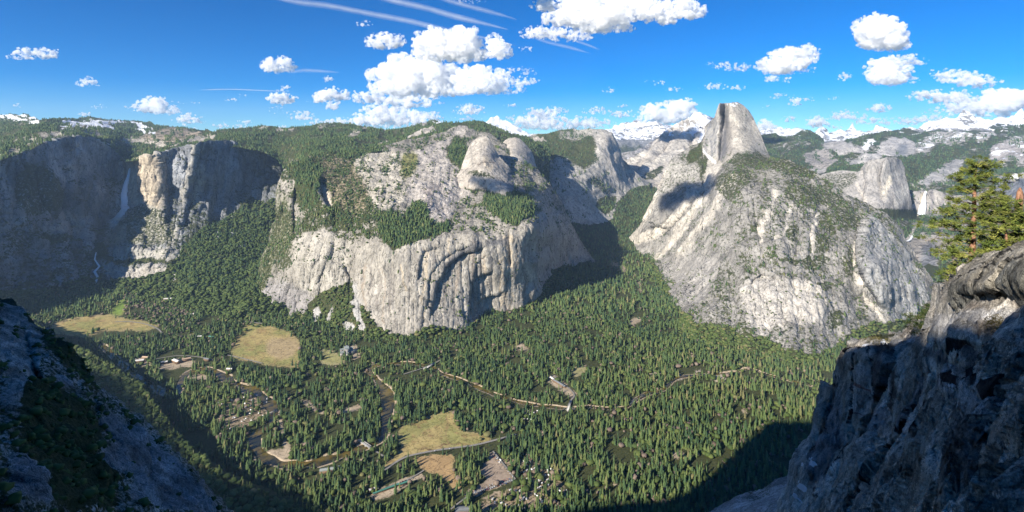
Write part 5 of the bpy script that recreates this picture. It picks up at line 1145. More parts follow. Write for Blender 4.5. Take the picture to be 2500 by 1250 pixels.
# px is the full size photograph; each entry is one separate cloud
CL = [
 ([(1075,112,52,34),(1120,112,42,36),(1040,122,26,16),(1155,128,30,20),(1095,138,70,12)], 'large heaped white cloud above centre, highest of the big pair', 1.0),
 ([(1208,108,16,20),(1222,125,20,18),(1196,132,18,10)], 'ragged upright cloud touching the right end of the high heaped one'),
 ([(1000,190,72,40),(1055,180,48,34),(955,215,40,22),(1075,210,60,26),(1030,222,90,16)], 'biggest grey bottomed heap of cloud at the middle of the sky'),
 ([(1175,196,52,30),(1150,212,40,18),(1225,212,52,16),(1280,200,34,10),(1195,222,70,10)], 'wide white cloud stretching right from the biggest heap'),
 ([(1000,250,60,14),(960,240,50,14),(890,240,30,13),(1040,235,30,10)], 'low ragged cloud band under the biggest heap'),
 ([(810,232,34,14),(785,240,15,12),(835,235,22,10)], 'small puffy cloud left of the low ragged band'),
 ([(812,256,12,12)], 'tiny round cloud just under the small puffy one'),
 ([(940,278,52,20),(985,288,60,16),(1030,292,45,14),(900,292,40,12)], 'long cloud bank resting above the central ridge'),
 ([(830,298,60,10),(780,302,30,6),(890,302,60,10),(960,304,60,8)], 'flat cloud bank just above the skyline under the long bank'),
 ([(678,160,30,17),(655,160,14,13),(700,156,12,15)], 'lone squarish cloud in the dark blue sky left of centre'),
 ([(940,102,36,17),(915,106,18,11),(966,100,14,14)], 'oblong lone cloud high left of the large heaped one'),
 ([(85,132,44,12),(110,128,28,10),(50,140,26,6)], 'flat white cloud at the far left'),
 ([(210,203,22,9),(215,198,12,8)], 'small dome shaped cloud below and right of the far left one'),
 ([(375,258,32,17),(345,264,32,8),(405,270,26,10),(425,268,12,8)], 'heaped cloud above the snowy hills at the left'),
 ([(462,292,28,10),(455,285,14,9),(480,297,20,5)], 'flat bottomed cloud right of the heaped one over the hills'),
 ([(238,262,18,4),(244,260,8,5)], 'thin wisp of cloud above the left hills'),
 ([(686,242,28,13),(680,240,14,12)], 'rounded cloud over two thin flat ones left of centre'),
 ([(675,262,22,4)], 'upper of two thin flat clouds left of centre'),
 ([(680,274,20,4)], 'lower of two thin flat clouds left of centre'),
 ([(735,284,28,9),(740,278,14,7)], 'small flat bottomed cloud right of the two thin flat ones'),
 ([(695,217,16,7)], 'small flat cloud above the rounded one left of centre'), ([(592,234,13,5)], 'tiny cap shaped cloud in the left half of the sky'),
 ([(798,192,11,7)], 'tiny ragged cloud below the faint streaks left of centre'), ([(538,306,14,6)], 'tiny cloud low over the skyline between hills and plateau'),
 ([(600,297,15,5)], 'ragged little cloud low over the wooded plateau'), ([(500,322,22,4)], 'low sliver of cloud behind the left skyline'),
 ([(1415,35,60,34),(1470,50,60,28),(1500,25,50,34),(1450,10,60,26),(1515,68,28,12)], 'largest bright cloud cut by the top edge'),
 ([(1340,80,52,14),(1300,82,24,12),(1380,92,40,10),(1420,85,30,12)], 'ragged cloud reaching left below the largest bright one'),
 ([(1600,22,50,26),(1560,5,40,18),(1625,40,24,18)], 'bright cloud at the top edge right of the largest one'),
 ([(1680,24,30,22),(1700,32,22,12)], 'rounded cloud at the top edge, last of the row to the right'),
 ([(1335,10,30,16)], 'small cloud at the top edge left of the largest bright one'),
 ([(1150,2,30,6)], 'sliver of cloud at the top edge between the streaks'),
 ([(1270,172,28,7),(1290,178,16,5)], 'thin ragged cloud right of the big pair'),
 ([(1148,270,32,10),(1145,262,18,8)], 'flat cloud above the snowy peak, upper of two'), ([(1145,288,32,6)], 'flat cloud above the snowy peak, lower of two'),
 ([(1330,278,40,12),(1355,270,28,8),(1300,290,40,12)], 'hazy cloud tower over the domes right of centre'),
 ([(1390,302,70,14),(1340,305,60,12),(1440,300,50,10),(1290,305,50,9)], 'wide hazy cloud bank at the skyline right of centre'),
 ([(1452,272,24,8),(1460,268,12,7)], 'small flat cloud left of the tall bright one'), ([(1515,278,26,8)], 'second small flat cloud left of the tall bright one'),
 ([(1600,275,30,18),(1655,270,36,20),(1620,288,50,16),(1670,262,22,16)], 'tall bright cloud just left of the half dome'),
 ([(1910,155,44,24),(1940,145,34,22),(1895,165,34,16),(1925,170,50,10)], 'rounded cloud right of and above the half dome'),
 ([(1970,130,22,16),(1978,145,14,12)], 'ragged knob of cloud beside the rounded one'),
 ([(1785,162,38,8),(1765,158,20,6),(1805,168,20,8)], 'thin wavy cloud above the half dome'),
 ([(1730,155,10,5)], 'tiny cloud left of the thin wavy one'),
 ([(1740,212,28,7),(1750,206,20,4)], 'pair of flat slivers above the half dome summit'), ([(1802,214,14,6)], 'tiny slanted cloud right of the flat slivers'),
 ([(1886,190,14,9)], 'small ragged cloud under the rounded one'), ([(1922,195,10,6)], 'tiny cloud right of the small ragged one'),
 ([(1910,236,24,7)], 'flat cloud right of the half dome summit, upper left of two'), ([(1945,250,18,8)], 'flat cloud right of the half dome summit, lower right of two'),
 ([(2150,85,40,34),(2120,75,24,24),(2175,105,38,20),(2140,55,30,16)], 'tall bright cloud at the upper right'),
 ([(2170,180,42,26),(2160,165,30,20),(2185,195,45,12)], 'rounded cloud below the tall one at the upper right'),
 ([(2220,148,32,12),(2180,140,20,8)], 'flat cloud between the two large upper right ones'),
 ([(2345,190,48,14),(2310,180,30,10),(2390,200,38,14)], 'long sloping cloud at the far upper right'),
 ([(2300,236,60,14),(2260,232,34,9),(2340,240,36,12)], 'long smooth cloud above the snowy crest'),
 ([(2380,262,60,16),(2350,255,40,10),(2440,250,34,24),(2475,245,36,22),(2420,275,80,12)], 'bright heaped cloud at the right edge over the snowy crest'),
 ([(2150,264,24,10)], 'bright oval cloud over the far snow peaks'), ([(2070,285,40,9),(2110,295,36,8),(2050,280,20,7)], 'thin cloud over the far snow peaks'),
 ([(2180,296,40,8),(2230,296,30,8)], 'thin cloud over the far snow peaks, right hand one'), ([(2280,290,50,9)], 'thin cloud left of the pointed snowy summit'),
 ([(1995,300,18,12),(1990,292,10,10)], 'small tower of cloud over the far snow peaks'), ([(1870,312,18,14),(1862,305,10,10)], 'bright cloud rising just right of the half dome'),
 ([(1925,290,14,7)], 'tiny bright cloud right of the half dome'), ([(1875,262,9,5)], 'tiny cloud close to the right shoulder of the half dome'),
 ([(1597,203,18,6)], 'small flat cloud midway between the big heaps and the half dome'), ([(1640,217,20,5)], 'thin cloud right of the small flat one'),
 ([(1485,221,13,6)], 'tiny cloud under the middle of the empty blue patch'), ([(1630,247,18,4)], 'sliver of cloud above the tall bright one'),
 ([(890,58,14,6)], 'tiny cloud under the long streaks'), ([(2065,188,12,8)], 'tiny ragged cloud left of the rounded upper right one'), ([(1285,120,14,6)], 'tiny ragged cloud left below the largest bright one'),
]
for i, c in enumerate(CL): cloud(c[0], c[1], i * 3 + 1, c[2] if len(c) > 2 else 1.0)
rs = np.random.default_rng(123)
for k in range(34):
    x_, y_ = rs.uniform(30, 2470), 318 - 95 * rs.random() ** 1.6
    o_ = cloud([(x_, y_, rs.uniform(7, 22), rs.uniform(3, 6))], 'tiny ragged white cloud, one of many scattered low over the skyline', 300 + k * 3)
# unseen clouds placed to drop shade on the half dome's shoulder, canyon floor and ridge
def shade_cloud(target, w, label, seed, up=2600.0):
    back = up / math.tan(SUN_EL); c = Vector(target) - Vector((math.sin(SUN_AZ), math.cos(SUN_AZ), 0)) * back + Vector((0, 0, up))
    global H; r = np.random.default_rng(seed); VV, FF = [], []; off = 0
    for k in range(26):
        V, Fc = ICO[3]; o = np.array([r.uniform(-1, 1) * w, r.uniform(-0.6, 0.6) * w, r.uniform(-0.1, 0.22) * w]); VV.append(V * r.uniform(0.22, 0.42) * w + o); FF.append(Fc + off); off += len(V)
    me = mesh_from('cloud', np.concatenate(VV), np.concatenate(FF)); tmp = link(me, 'tmp'); md = tmp.modifiers.new('r', 'REMESH'); md.mode = 'VOXEL'; md.voxel_size = w / 22
    ev = tmp.evaluated_get(bpy.context.evaluated_depsgraph_get()); m2_ = bpy.data.meshes.new_from_object(ev); bpy.data.objects.remove(tmp); bpy.data.meshes.remove(me)
    m2_.name = 'cloud'; m2_.materials.clear(); m2_.materials.append(vapour(0.02)); o = link(m2_, 'cloud'); o.location = c; tag(o, label, 'cloud', 'unseen clouds placed for their shade')
shade_cloud(pt(1668, 458, 3950), 235, 'unseen cloud placed above the picture to shade the left shoulder of the half dome', 5)
shade_cloud(pt(1478, 618, 4350), 150, 'unseen cloud placed above the picture to shade the side canyon floor', 6)
shade_cloud(pt(1640, 315, 8300), 330, 'unseen cloud placed above the picture to shade the pale ridge left of the half dome', 8)
# high streaks of ice
ms = bpy.data.materials.new('thin ice streak'); ms.use_nodes = True; nt = ms.node_tree; nt.nodes.clear()
out = N(nt, 'ShaderNodeOutputMaterial'); df = N(nt, 'ShaderNodeBsdfTranslucent'); tr = N(nt, 'ShaderNodeBsdfTransparent'); df.inputs[0].default_value = (0.9, 0.92, 0.97, 1)
d2 = N(nt, 'ShaderNodeBsdfDiffuse'); d2.inputs[0].default_value = (0.9, 0.92, 0.97, 1); ad = N(nt, 'ShaderNodeMixShader'); nt.links.new(df.outputs[0], ad.inputs[1]); nt.links.new(d2.outputs[0], ad.inputs[2])
m2 = N(nt, 'ShaderNodeMixShader'); nz = noise_node(nt, 0.0016, 6, 0.65, obvec(nt))
al = math_(nt, 'MULTIPLY', attr(nt, 'dens'), ramp(nt, nz, [(0.3, 0.45), (0.7, 1.0)]), True)
nt.links.new(al, m2.inputs[0]); nt.links.new(tr.outputs[0], m2.inputs[1]); nt.links.new(ad.outputs[0], m2.inputs[2]); nt.links.new(m2.outputs[0], out.inputs['Surface'])
def streak(pts, w, dens, label):
    sp = smooth_line(pts, 14); VV, FF, DD = [], [], []; off = 0; Y0 = F * 6500.0 / (HZ - 40.0); s_ = Y0 / F; n = len(sp); K = 12
    for f, (q) in enumerate((1.0, 0.8, 0.6, 0.42, 0.25)):
        for i, p in enumerate(sp):
            a = sp[max(i - 1, 0)]; b_ = sp[min(i + 1, n - 1)]; d = Vector((b_[0] - a[0], 0, -(b_[1] - a[1]))).normalized(); nn = Vector((-d.z, 0, d.x)); c = pt(p[0], p[1], Y0)
            u = i / (n - 1); tp = (0.25 + 0.75 * min(1, u * 5) ** 0.6) * (0.1 + 0.9 * min(1, (1 - u) * 3) ** 0.8); ww = w * s_ * q * tp * (1 + 0.25 * float(vnoise(np.array([u * 14.0 + f]), np.array([1.5]), np.array([0.5]))[0]))
            for k in range(K):
                t = k * 6.283 / K; VV.append((c + nn * ww * math.cos(t) + Vector((0, 1, 0)) * ww * math.sin(t))[:]); DD.append(dens * (0.3 + 0.7 * tp))
        for i in range(n - 1):
            for k in range(K): a = off + i * K + k; b_ = off + i * K + (k + 1) % K; FF.append((a, b_, b_ + K, a + K))
        off += n * K
    me = mesh_from('ice_streak', np.array(VV), np.array(FF), {'dens': np.array(DD)}, ms, smooth=True); tag(link(me), label, 'contrail', 'thin white streaks high in the sky')
streak([(620,-18),(720,4),(800,14),(900,33),(1000,52),(1090,74),(1180,92),(1260,112)], 8, 0.075, 'longest and leftmost of the high white streaks')
streak([(900,-12),(960,2),(1040,20),(1110,40),(1180,57),(1240,72)], 8.5, 0.085, 'second high white streak from the left')
streak([(1050,-14),(1110,6),(1170,22),(1230,38),(1262,48)], 7, 0.06, 'third high white streak from the left, by the top edge')
streak([(1300,92),(1340,104),(1390,116),(1440,130)], 5, 0.05, 'faint streak below the ragged cloud right of centre')
streak([(1400,98),(1430,108),(1466,122)], 4, 0.05, 'shortest faint streak under the largest bright cloud')
streak([(705,178),(740,172),(790,174),(830,177)], 5, 0.05, 'faint level streak beside the lone squarish cloud')
streak([(490,220),(560,218),(640,221),(715,224)], 1.6, 0.10, 'thin level trail above the left skyline')
# ================================================================== waterfalls
def fall_mat(name, col, scale):
    m = bpy.data.materials.new(name); m.use_nodes = True; nt = m.node_tree; nt.nodes.clear()
    out = N(nt, 'ShaderNodeOutputMaterial'); b = N(nt, 'ShaderNodeBsdfPrincipled'); tr = N(nt, 'ShaderNodeBsdfTransparent'); m2 = N(nt, 'ShaderNodeMixShader')
    b.inputs['Base Color'].default_value = (*col, 1); b.inputs['Roughness'].default_value = 0.7
    nz = noise_node(nt, scale, 6, 0.7, obvec(nt, 1, 1, 0.18))
    al = math_(nt, 'MULTIPLY', attr(nt, 'dens'), ramp(nt, nz, [(0.25, 0.7), (0.5, 1.2)]), True)
    nt.links.new(al, m2.inputs[0]); nt.links.new(tr.outputs[0], m2.inputs[1]); nt.links.new(b.outputs[0], m2.inputs[2]); nt.links.new(m2.outputs[0], out.inputs['Surface']); return m
M_fall = fall_mat('falling white water', (0.92, 0.94, 0.96), 0.05)
def waterfall(L, pts, label, lift=12, shells=(1.0, 0.7, 0.4), mist=None):
    """pts: px, py, half width px, density; nested veils of spray round the falling jet"""
    VV, FF, DD = [], [], []; off = 0; K = 10
    Yt = [surf(L, p[0], p[1], lift) for p in pts]
    fine = []
    for i in range(len(pts) - 1):
        for j in range(8):
            t = j / 8; fine.append((Yt[i].lerp(Yt[i+1], t), *(pts[i][c] * (1 - t) + pts[i+1][c] * t for c in (2, 3))))
    fine.append((Yt[-1], pts[-1][2], pts[-1][3]))
    for q in shells:
        for i, (c, hw, dn) in enumerate(fine):
            W = hw * c.y / F * q * (1 + 0.2 * float(vnoise(np.array([i * 0.37 + q * 7]), np.array([0.5]), np.array([0.5]))[0]))
            for k in range(K): t = k * 6.283 / K; VV.append((c + Vector((math.cos(t) * W, math.sin(t) * W * 0.6, 0)))[:]); DD.append(dn)
        for i in range(len(fine) - 1):
            for k in range(K): a = off + i * K + k; b_ = off + i * K + (k + 1) % K; FF.append((a, a + K, b_ + K, b_))
        off += len(fine) * K
    me = mesh_from('waterfall', np.array(VV), np.array(FF), {'dens': np.array(DD)}, M_fall, smooth=True)
    return tag(link(me), label, 'waterfall')
waterfall(W_, [(318,410,2.0,1.2),(316,430,3.4,1.2),(314,455,5.8,1.1),(312,480,8,1.0),(312,500,10,0.75),(311,515,11.5,0.5),(306,530,15,0.32),(298,544,20,0.2),(287,555,20,0.12),(276,562,12,0.03)], 'tall thin white waterfall dropping down the shaded cliff at the left', 26, (1.0, 0.75, 0.45))
waterfall(W_, [(237,628,1.2,0.8),(235,645,1.7,0.8),(233,662,2.4,0.7),(230,675,3.4,0.6),(229,688,3.2,0.5),(236,698,1.6,0.4)], 'short lower waterfall at the foot of the shaded cliff', 40, (1.0, 0.6))
waterfall(WC, [(2257,470,2.2,1.2),(2256,482,3.6,1.2),(2254,495,6,1.2),(2252,508,8.5,1.1),(2250,520,9.5,1),(2249,527,8,0.7)], 'broad white waterfall in the upper canyon at the right', 30, (1.0, 0.7, 0.4))
waterfall(WC, [(2212,594,1.8,1),(2213,608,2.4,1),(2214,622,2.8,1),(2216,632,3.4,0.8)], 'smaller white waterfall below the broad one in the right canyon', 30, (1.0, 0.6))
waterfall(WC, [(2214,590,3.5,.8),(2222,584,3,.7),(2230,574,2,.6)], 'white rapids feeding the smaller waterfall', 20, (1.0,))

# ================================================================== near pines
M_needle = leaf_mat('pine needles', [(0.0, (0.040,0.068,0.015)), (0.5, (0.115,0.145,0.030)), (1.0, (0.24,0.24,0.06))])
M_needle_dark = leaf_mat('fir needles', [(0.0, (0.020,0.035,0.014)), (0.5, (0.045,0.070,0.022)), (1.0, (0.12,0.13,0.04))])
M_pbark, nt, b, _ = newmat('red pine bark'); nt.links.new(ramp(nt, noise_node(nt, 9, 5, 0.7, obvec(nt, 1, 1, 0.25)), [(0.35, (0.10,0.05,0.03)), (0.5, (0.30,0.16,0.10)), (0.7, (0.42,0.26,0.17))]), b.inputs['Base Color']); bump(nt, noise_node(nt, 14, 4, 0.6, obvec(nt, 1, 1, 0.3)), 0.8, 0.04, b)
M_twig, nt, b, _ = newmat('bare grey branch'); b.inputs['Base Color'].default_value = (0.30, 0.25, 0.21, 1)
def tube(V, Fc, pts, radii, K=7):
    off = len(V); n = len(pts)
    for i, p in enumerate(pts):
        d = (Vector(pts[min(i + 1, n - 1)]) - Vector(pts[max(i - 1, 0)])).normalized(); a = d.orthogonal().normalized(); b_ = d.cross(a)
        for k in range(K): t = 6.283 * k / K; V.append((Vector(p) + (a * math.cos(t) + b_ * math.sin(t)) * radii[i])[:])
    for i in range(n - 1):
        for k in range(K): q = off + i * K + k; w_ = off + i * K + (k + 1) % K; Fc.append((q, w_, w_ + K, q + K))
def clump(V, T, R, c, size, r, rnd, needles=46, up=0.35):
    for k in range(needles):
        d = Vector((r.normal(), r.normal(), r.normal() + up)).normalized(); s_ = d.orthogonal().normalized() * size * 0.11
        b0 = Vector(c) + d * size * r.uniform(0, 0.35) + Vector((r.normal(), r.normal(), r.normal())) * size * 0.22; tip = b0 + d * size * r.uniform(0.45, 0.8); i = len(V)
        V += [(b0 - s_)[:], (b0 + s_)[:], tip[:]]; T.append((i, i + 1, i + 2)); R += [rnd + r.normal() * 0.05] * 3
def pine(label, Y, trunk, radii, branches, tuft, seed, mat, name='pine_tree', dens=1.0, bm_=None, needles=46, bare=None):
    r = np.random.default_rng(seed); s_ = Y / F
    base = pt(trunk[0][0], trunk[0][1], Y); root = empty(name, base, label, 'tree')
    tp = [pt(x, y, Y + r.normal() * 0.05) - base for x, y in trunk]
    V, Fc = [], []; tube(V, Fc, tp, [q * s_ for q in radii], 10)
    t_ = link(mesh_from('trunk', np.array(V), np.array(Fc), None, M_pbark, smooth=True), 'trunk', root)
    BV, BF, CV, CT, CR = [], [], [], [], []
    ys = [p[1] for p in trunk]; xs_ = [p[0] for p in trunk]
    for (y0, ex, ey, nc, *opt) in branches:
        x0 = float(np.interp(-y0, [-a for a in ys], xs_)); dep = opt[0] if opt else r.uniform(-1.0, 1.0)
        A_ = pt(x0, y0, Y) - base; E = pt(ex, ey, Y) - base + Vector((0, dep * abs(ex - x0) * s_ * 0.7, 0))
        mid = A_.lerp(E, 0.5) + Vector((0, 0, r.uniform(0.02, 0.10) * (E - A_).length))
        P_ = []
        for k in range(9):
            t = k / 8; q = A_ * (1 - t) ** 2 + mid * 2 * t * (1 - t) + E * t * t; P_.append(q + Vector((r.normal(), r.normal(), r.normal())) * 0.02 * (E - A_).length * t)
        L0 = (E - A_).length; tube(BV, BF, P_, [max(0.012, 0.028 * L0 * (1 - 0.8 * k / 8)) * 0.8 for k in range(9)], 5)
        for k in range(int(nc * dens)):
            t = 1 - 0.55 * r.random() ** 1.4; i = min(int(t * 8), 7); q = P_[i].lerp(P_[i + 1], t * 8 - i)
            spread = tuft * s_ * (0.9 + 1.3 * (1 - abs(t - 0.75)))
            c = q + Vector((r.normal() * spread * 0.9, r.normal() * spread * 0.9, abs(r.normal()) * spread * 0.45 - 0.1 * spread))
            if bare:                                   # keep the lower trunk in view
                cyy_ = HZ - (c.z + base.z - H) * F / Y; cxx_ = 1250 + (c.x + base.x) * F / Y
                if bare[0] < cyy_ < bare[1] and abs(cxx_ - float(np.interp(-cyy_, [-a for a in ys], xs_))) < bare[2] and c.y < 0.4: c = c + Vector((0, 1.2, 0))
            tube(BV, BF, [q, q.lerp(c, 0.5), c], [0.012, 0.009, 0.006], 4)
            clump(CV, CT, CR, c, tuft * s_ * r.uniform(0.8, 1.35), r, float(np.clip(r.normal(0.5, 0.2), 0, 1)), needles)
    link(mesh_from('branches', np.array(BV), np.array(BF), None, bm_ or M_twig, smooth=True), 'branches', root)
    link(mesh_from('crown', np.array(CV), np.array(CT), {'rnd': np.array(CR), 'hgt': np.zeros(len(CR))}, mat), 'crown', root)
    return root
pine('tall open pine with reddish trunk standing on the boulder at the right', 38.5,
     [(2368,745),(2371,690),(2372,650),(2374,600),(2376,560),(2378,520),(2379,470),(2380,430),(2384,404),(2386,394)], [9.5,9,8.2,7,6,5,3.8,2.6,1.4,0.5],
     [(400,2386,397,4),(402,2374,402,5),(405,2398,404,5),(412,2362,412,7),(415,2408,410,8),(420,2420,402,5),(425,2372,420,7),(432,2354,430,8),(435,2418,428,9),(440,2432,425,4),(445,2345,445,9),(448,2400,440,8),(452,2440,444,11),
      (460,2338,438,7),(462,2425,458,10),(468,2360,462,9),(475,2335,470,8),(478,2410,472,8),(488,2350,488,9),(492,2440,474,6),(498,2328,492,9),(505,2415,500,5),(512,2320,510,11),(518,2345,505,8),(525,2428,500,7),
      (530,2305,522,11),(535,2440,512,5),(540,2335,530,8),(548,2290,548,10),(552,2405,540,3),(555,2318,552,9),(562,2300,560,10),(568,2430,560,3),(575,2282,556,9),(585,2340,578,5),(595,2280,590,9),(600,2310,598,8),(610,2395,596,4),
      (618,2300,622,10),(622,2278,630,9),(628,2330,618,7),(632,2290,652,9),(636,2318,662,8),(640,2350,632,5),(640,2345,676,5),(645,2305,690,7),(655,2395,640,5),(660,2370,668,9),(668,2362,655,7),(672,2384,670,7)], 8.4, 5, M_needle, dens=1.05, needles=56, bare=(560, 700, 11))
pine('bushy young pine right of the tall one, above the boulder', 36.5,
     [(2462,700),(2460,640),(2458,590),(2452,540),(2448,500),(2446,484)], [4,3.6,3,2.2,1.2,0.5],
     [(488,2446,484,6),(498,2438,494,9),(505,2460,500,9),(515,2428,515,11),(520,2475,515,11),(530,2418,532,12),(535,2485,528,13),(545,2430,545,10),(550,2500,540,14),(560,2412,560,13),(562,2480,558,12),(572,2520,560,16),(580,2425,578,13),(585,2490,582,14),
      (592,2400,592,12),(598,2450,592,10),(605,2500,600,14),(612,2415,612,13),(618,2470,612,12),(622,2535,610,16),(628,2395,625,13),(635,2440,630,12),(640,2500,625,12),(645,2405,645,13),(650,2382,640,9),(655,2425,655,10)], 9.8, 9, M_needle, needles=60)
# broken trunk behind the bushy pine
V, Fc = [], []; b0 = pt(2478, 640, 38.0); tube(V, Fc, [pt(x, y, 38) - b0 for x, y in ((2478,640),(2482,590),(2486,540),(2488,500),(2490,478),(2490,468),(2491,458))], [s_ * 38 / F for s_ in (9, 8.5, 8, 7.5, 7, 5.5, 1.5)], 12)
sn = link(mesh_from('snag', np.array(V), np.array(Fc), None, M_pbark, smooth=True)); sn.location = b0; tag(sn, 'broken bare orange tree trunk at the right edge behind the bushy pine', 'snag')
def fir(label, Y, base, top, w, seed, n=26, tilt=0):
    tr_ = [(base[0] + (top[0] - base[0]) * t, base[1] + (top[1] - base[1]) * t) for t in (0, 0.3, 0.6, 0.85, 1.0)]
    br = []; r = np.random.default_rng(seed)
    for k in range(n):
        t = k / n; y = base[1] + (top[1] - base[1]) * t; x = base[0] + (top[0] - base[0]) * t; ww = w * (1 - t) ** 0.8 * r.uniform(0.75, 1.1) + 2
        br.append((y - 1, x + (ww if k % 2 else -ww), y + ww * 0.12, 7))
    return pine(label, Y, tr_, [3, 2.4, 1.6, 0.9, 0.3], br, 4.2, seed, M_needle_dark, 'fir_tree', needles=34)
fir('small dark fir below the tall pine, left of the overhanging boulder', 47, (2306,752), (2314,662), 24, 31)
pine('low dark pine bush leaning from the crag left of the boulders', 54, [(2262,800),(2262,785),(2268,765),(2276,744)], [3, 2.4, 1.6, 0.6],
     [(795,2226,806,14),(792,2240,792,14),(788,2288,790,12),(785,2232,780,12),(780,2252,774,12),(776,2290,774,12),(770,2258,764,10),(764,2284,760,10),(756,2270,752,8),(748,2276,746,6),(798,2214,812,9),(796,2250,800,12)], 6, 41, M_needle_dark, 'pine_bush', needles=34)
# cushions of brush on the ledge
def cushion(label, x, y, Y, w, h, cols, seed, name='shrub', n=260):
    r = np.random.default_rng(seed); c = pt(x, y, Y); V, T, R = [], [], []; s_ = Y / F
    for k in range(n):
        d = Vector((r.normal(), r.normal(), abs(r.normal()))).normalized() * r.uniform(0.55, 1.0); p = Vector((d.x * w * s_, d.y * w * s_ * 0.8, d.z * h * s_))
        clump(V, T, R, p, 3.2 * s_, r, float(r.uniform(0, 1)), 16, 0.6)
    m = leaf_mat('brush ' + label[:12], cols); o = link(mesh_from(name, np.array(V), np.array(T), {'rnd': np.array(R), 'hgt': np.zeros(len(R))}, m)); o.location = c; return tag(o, label, 'shrub')
cushion('brown green brush cushion under the overhanging boulder', 2432, 800, 25.6, 28, 36, [(0, (0.04,0.035,0.01)), (1, (0.16,0.13,0.035))], 51)
cushion('small yellow green brush beside the edge boulder', 2450, 808, 24, 14, 12, [(0, (0.12,0.12,0.03)), (1, (0.30,0.28,0.08))], 52, n=90)
cushion('mossy brush on top of the flat cliff corner', 2150, 838, 70, 45, 9, [(0, (0.05,0.05,0.02)), (1, (0.16,0.14,0.05))], 53, n=160)

# ================================================================== buildings, bridges, cars, tents
def mat_flat(name, a, b2, scale=0.5, rough=0.8):
    m, nt, b, _ = newmat(name); nt.links.new(ramp(nt, noise_node(nt, scale, 4, 0.6, obvec(nt)), [(0.3, a), (0.7, b2)]), b.inputs['Base Color']); b.inputs['Roughness'].default_value = rough; return m
M_stone = mat_flat('grey stone wall', (0.28,0.26,0.24), (0.42,0.40,0.37)); M_slate = mat_flat('grey green roof', (0.20,0.23,0.22), (0.34,0.37,0.35)); M_tan = mat_flat('tan roof', (0.42,0.30,0.20), (0.58,0.44,0.32))
M_pale = mat_flat('pale roof', (0.55,0.53,0.50), (0.72,0.70,0.66)); M_wood = mat_flat('brown wooden wall', (0.16,0.10,0.06), (0.26,0.17,0.11)); M_teal = mat_flat('teal roof', (0.06,0.20,0.16), (0.10,0.28,0.22)); M_glass, nt, b, _ = newmat('dark window'); b.inputs['Base Color'].default_value = (0.03,0.04,0.05,1); b.inputs['Roughness'].default_value = 0.2
M_conc = mat_flat('pale concrete', (0.42,0.41,0.38), (0.55,0.53,0.50)); M_dark = mat_flat('dark grey roof', (0.12,0.13,0.14), (0.20,0.21,0.22))
def boxm(V, Fc, x0, x1, y0, y1, z0, z1):
    i = len(V); V += [(x0,y0,z0),(x1,y0,z0),(x1,y1,z0),(x0,y1,z0),(x0,y0,z1),(x1,y0,z1),(x1,y1,z1),(x0,y1,z1)]
    Fc += [(i,i+3,i+2,i+1),(i+4,i+5,i+6,i+7),(i,i+1,i+5,i+4),(i+1,i+2,i+6,i+5),(i+2,i+3,i+7,i+6),(i+3,i,i+4,i+7)]
def gable(V, Fc, x0, x1, y0, y1, z0, h, ov=0.6):
    i = len(V); yc = (y0 + y1) / 2; V += [(x0-ov,y0-ov,z0),(x1+ov,y0-ov,z0),(x1+ov,y1+ov,z0),(x0-ov,y1+ov,z0),(x0-ov,yc,z0+h),(x1+ov,yc,z0+h)]
    Fc += [(i,i+1,i+5,i+4),(i+2,i+3,i+4,i+5),(i+3,i,i+4,i+4),(i+1,i+2,i+5,i+5),(i,i+3,i+2,i+1)]
def house(px, py, rot, wings, wall, roof, label, cat='building', name='building', chimney=False):
    c = flo(px, py, 0.5); root = empty(name, c, label, cat); root.rotation_euler.z = math.radians(rot)
    V, Fc, RV, RF, WV, WF, CV, CF = [], [], [], [], [], [], [], []
    for k, (x0, x1, y0, y1, h, rh) in enumerate(wings):
        boxm(V, Fc, x0, x1, y0, y1, -2, h); gable(RV, RF, x0, x1, y0, y1, h + 0.02, rh)
        for fl in range(max(1, int(h // 4))):
            n = max(2, int((x1 - x0) // 4.5))
            for i in range(n):
                xx = x0 + (i + 0.5) * (x1 - x0) / n; boxm(WV, WF, xx - 0.8, xx + 0.8, y0 - 0.08, y0 + 0.05, 1 + fl * 4, 2.9 + fl * 4)
        if chimney: boxm(CV, CF, (x0+x1)/2 - 1.5, (x0+x1)/2 + 1.5, (y0+y1)/2 - 1, (y0+y1)/2 + 1, h, h + rh + 4)
    def add(nm, a, f, m):
        f = np.array(f); o = link(mesh_from(nm, np.array(a), f, None, m), nm, root); o.data.validate(); return o
    add('wall', V, Fc, wall); add('roof', RV, RF, roof); add('windows', WV, WF, M_glass)
    if chimney: add('chimney', CV, CF, wall)
    return root
house(846, 862, 25, [(-28, 28, -7, 7, 20, 5), (-9, 9, -24, 24, 27, 5), (-30, -14, -22, 4, 12, 4), (12, 32, -20, 2, 12, 4), (-5, 5, -34, -24, 10, 4)], M_stone, M_slate, 'large grey stone hotel with stepped wings in a forest clearing', 'hotel', 'hotel', True)
house(1366, 938, -55, [(-36, 36, -7, 7, 6, 3)], M_wood, M_dark, 'long grey roofed building beside the road by the centre bridge')
house(1352, 928, -55, [(-20, 20, -6, 6, 5, 3)], M_wood, M_pale, 'shorter pale roofed building next to the long grey roofed one')
house(1135, 1246, 8, [(-26, 26, -12, 12, 7, 3), (-8, 8, -18, -12, 5, 2)], M_wood, M_dark, 'wide dark roofed building cut by the bottom edge')
house(943, 1196, 32, [(-38, 38, -3.5, 3.5, 4, 2)], M_wood, M_teal, 'long narrow teal roofed stable beside a tan yard')
house(912, 1196, 32, [(-12, 12, -7, 7, 4, 2)], M_wood, M_pale, 'small pale roofed shed left of the teal roofed stable')
house(985, 1182, 32, [(-14, 14, -4, 4, 4, 2)], M_wood, M_teal, 'short teal roofed shed right of the long stable')
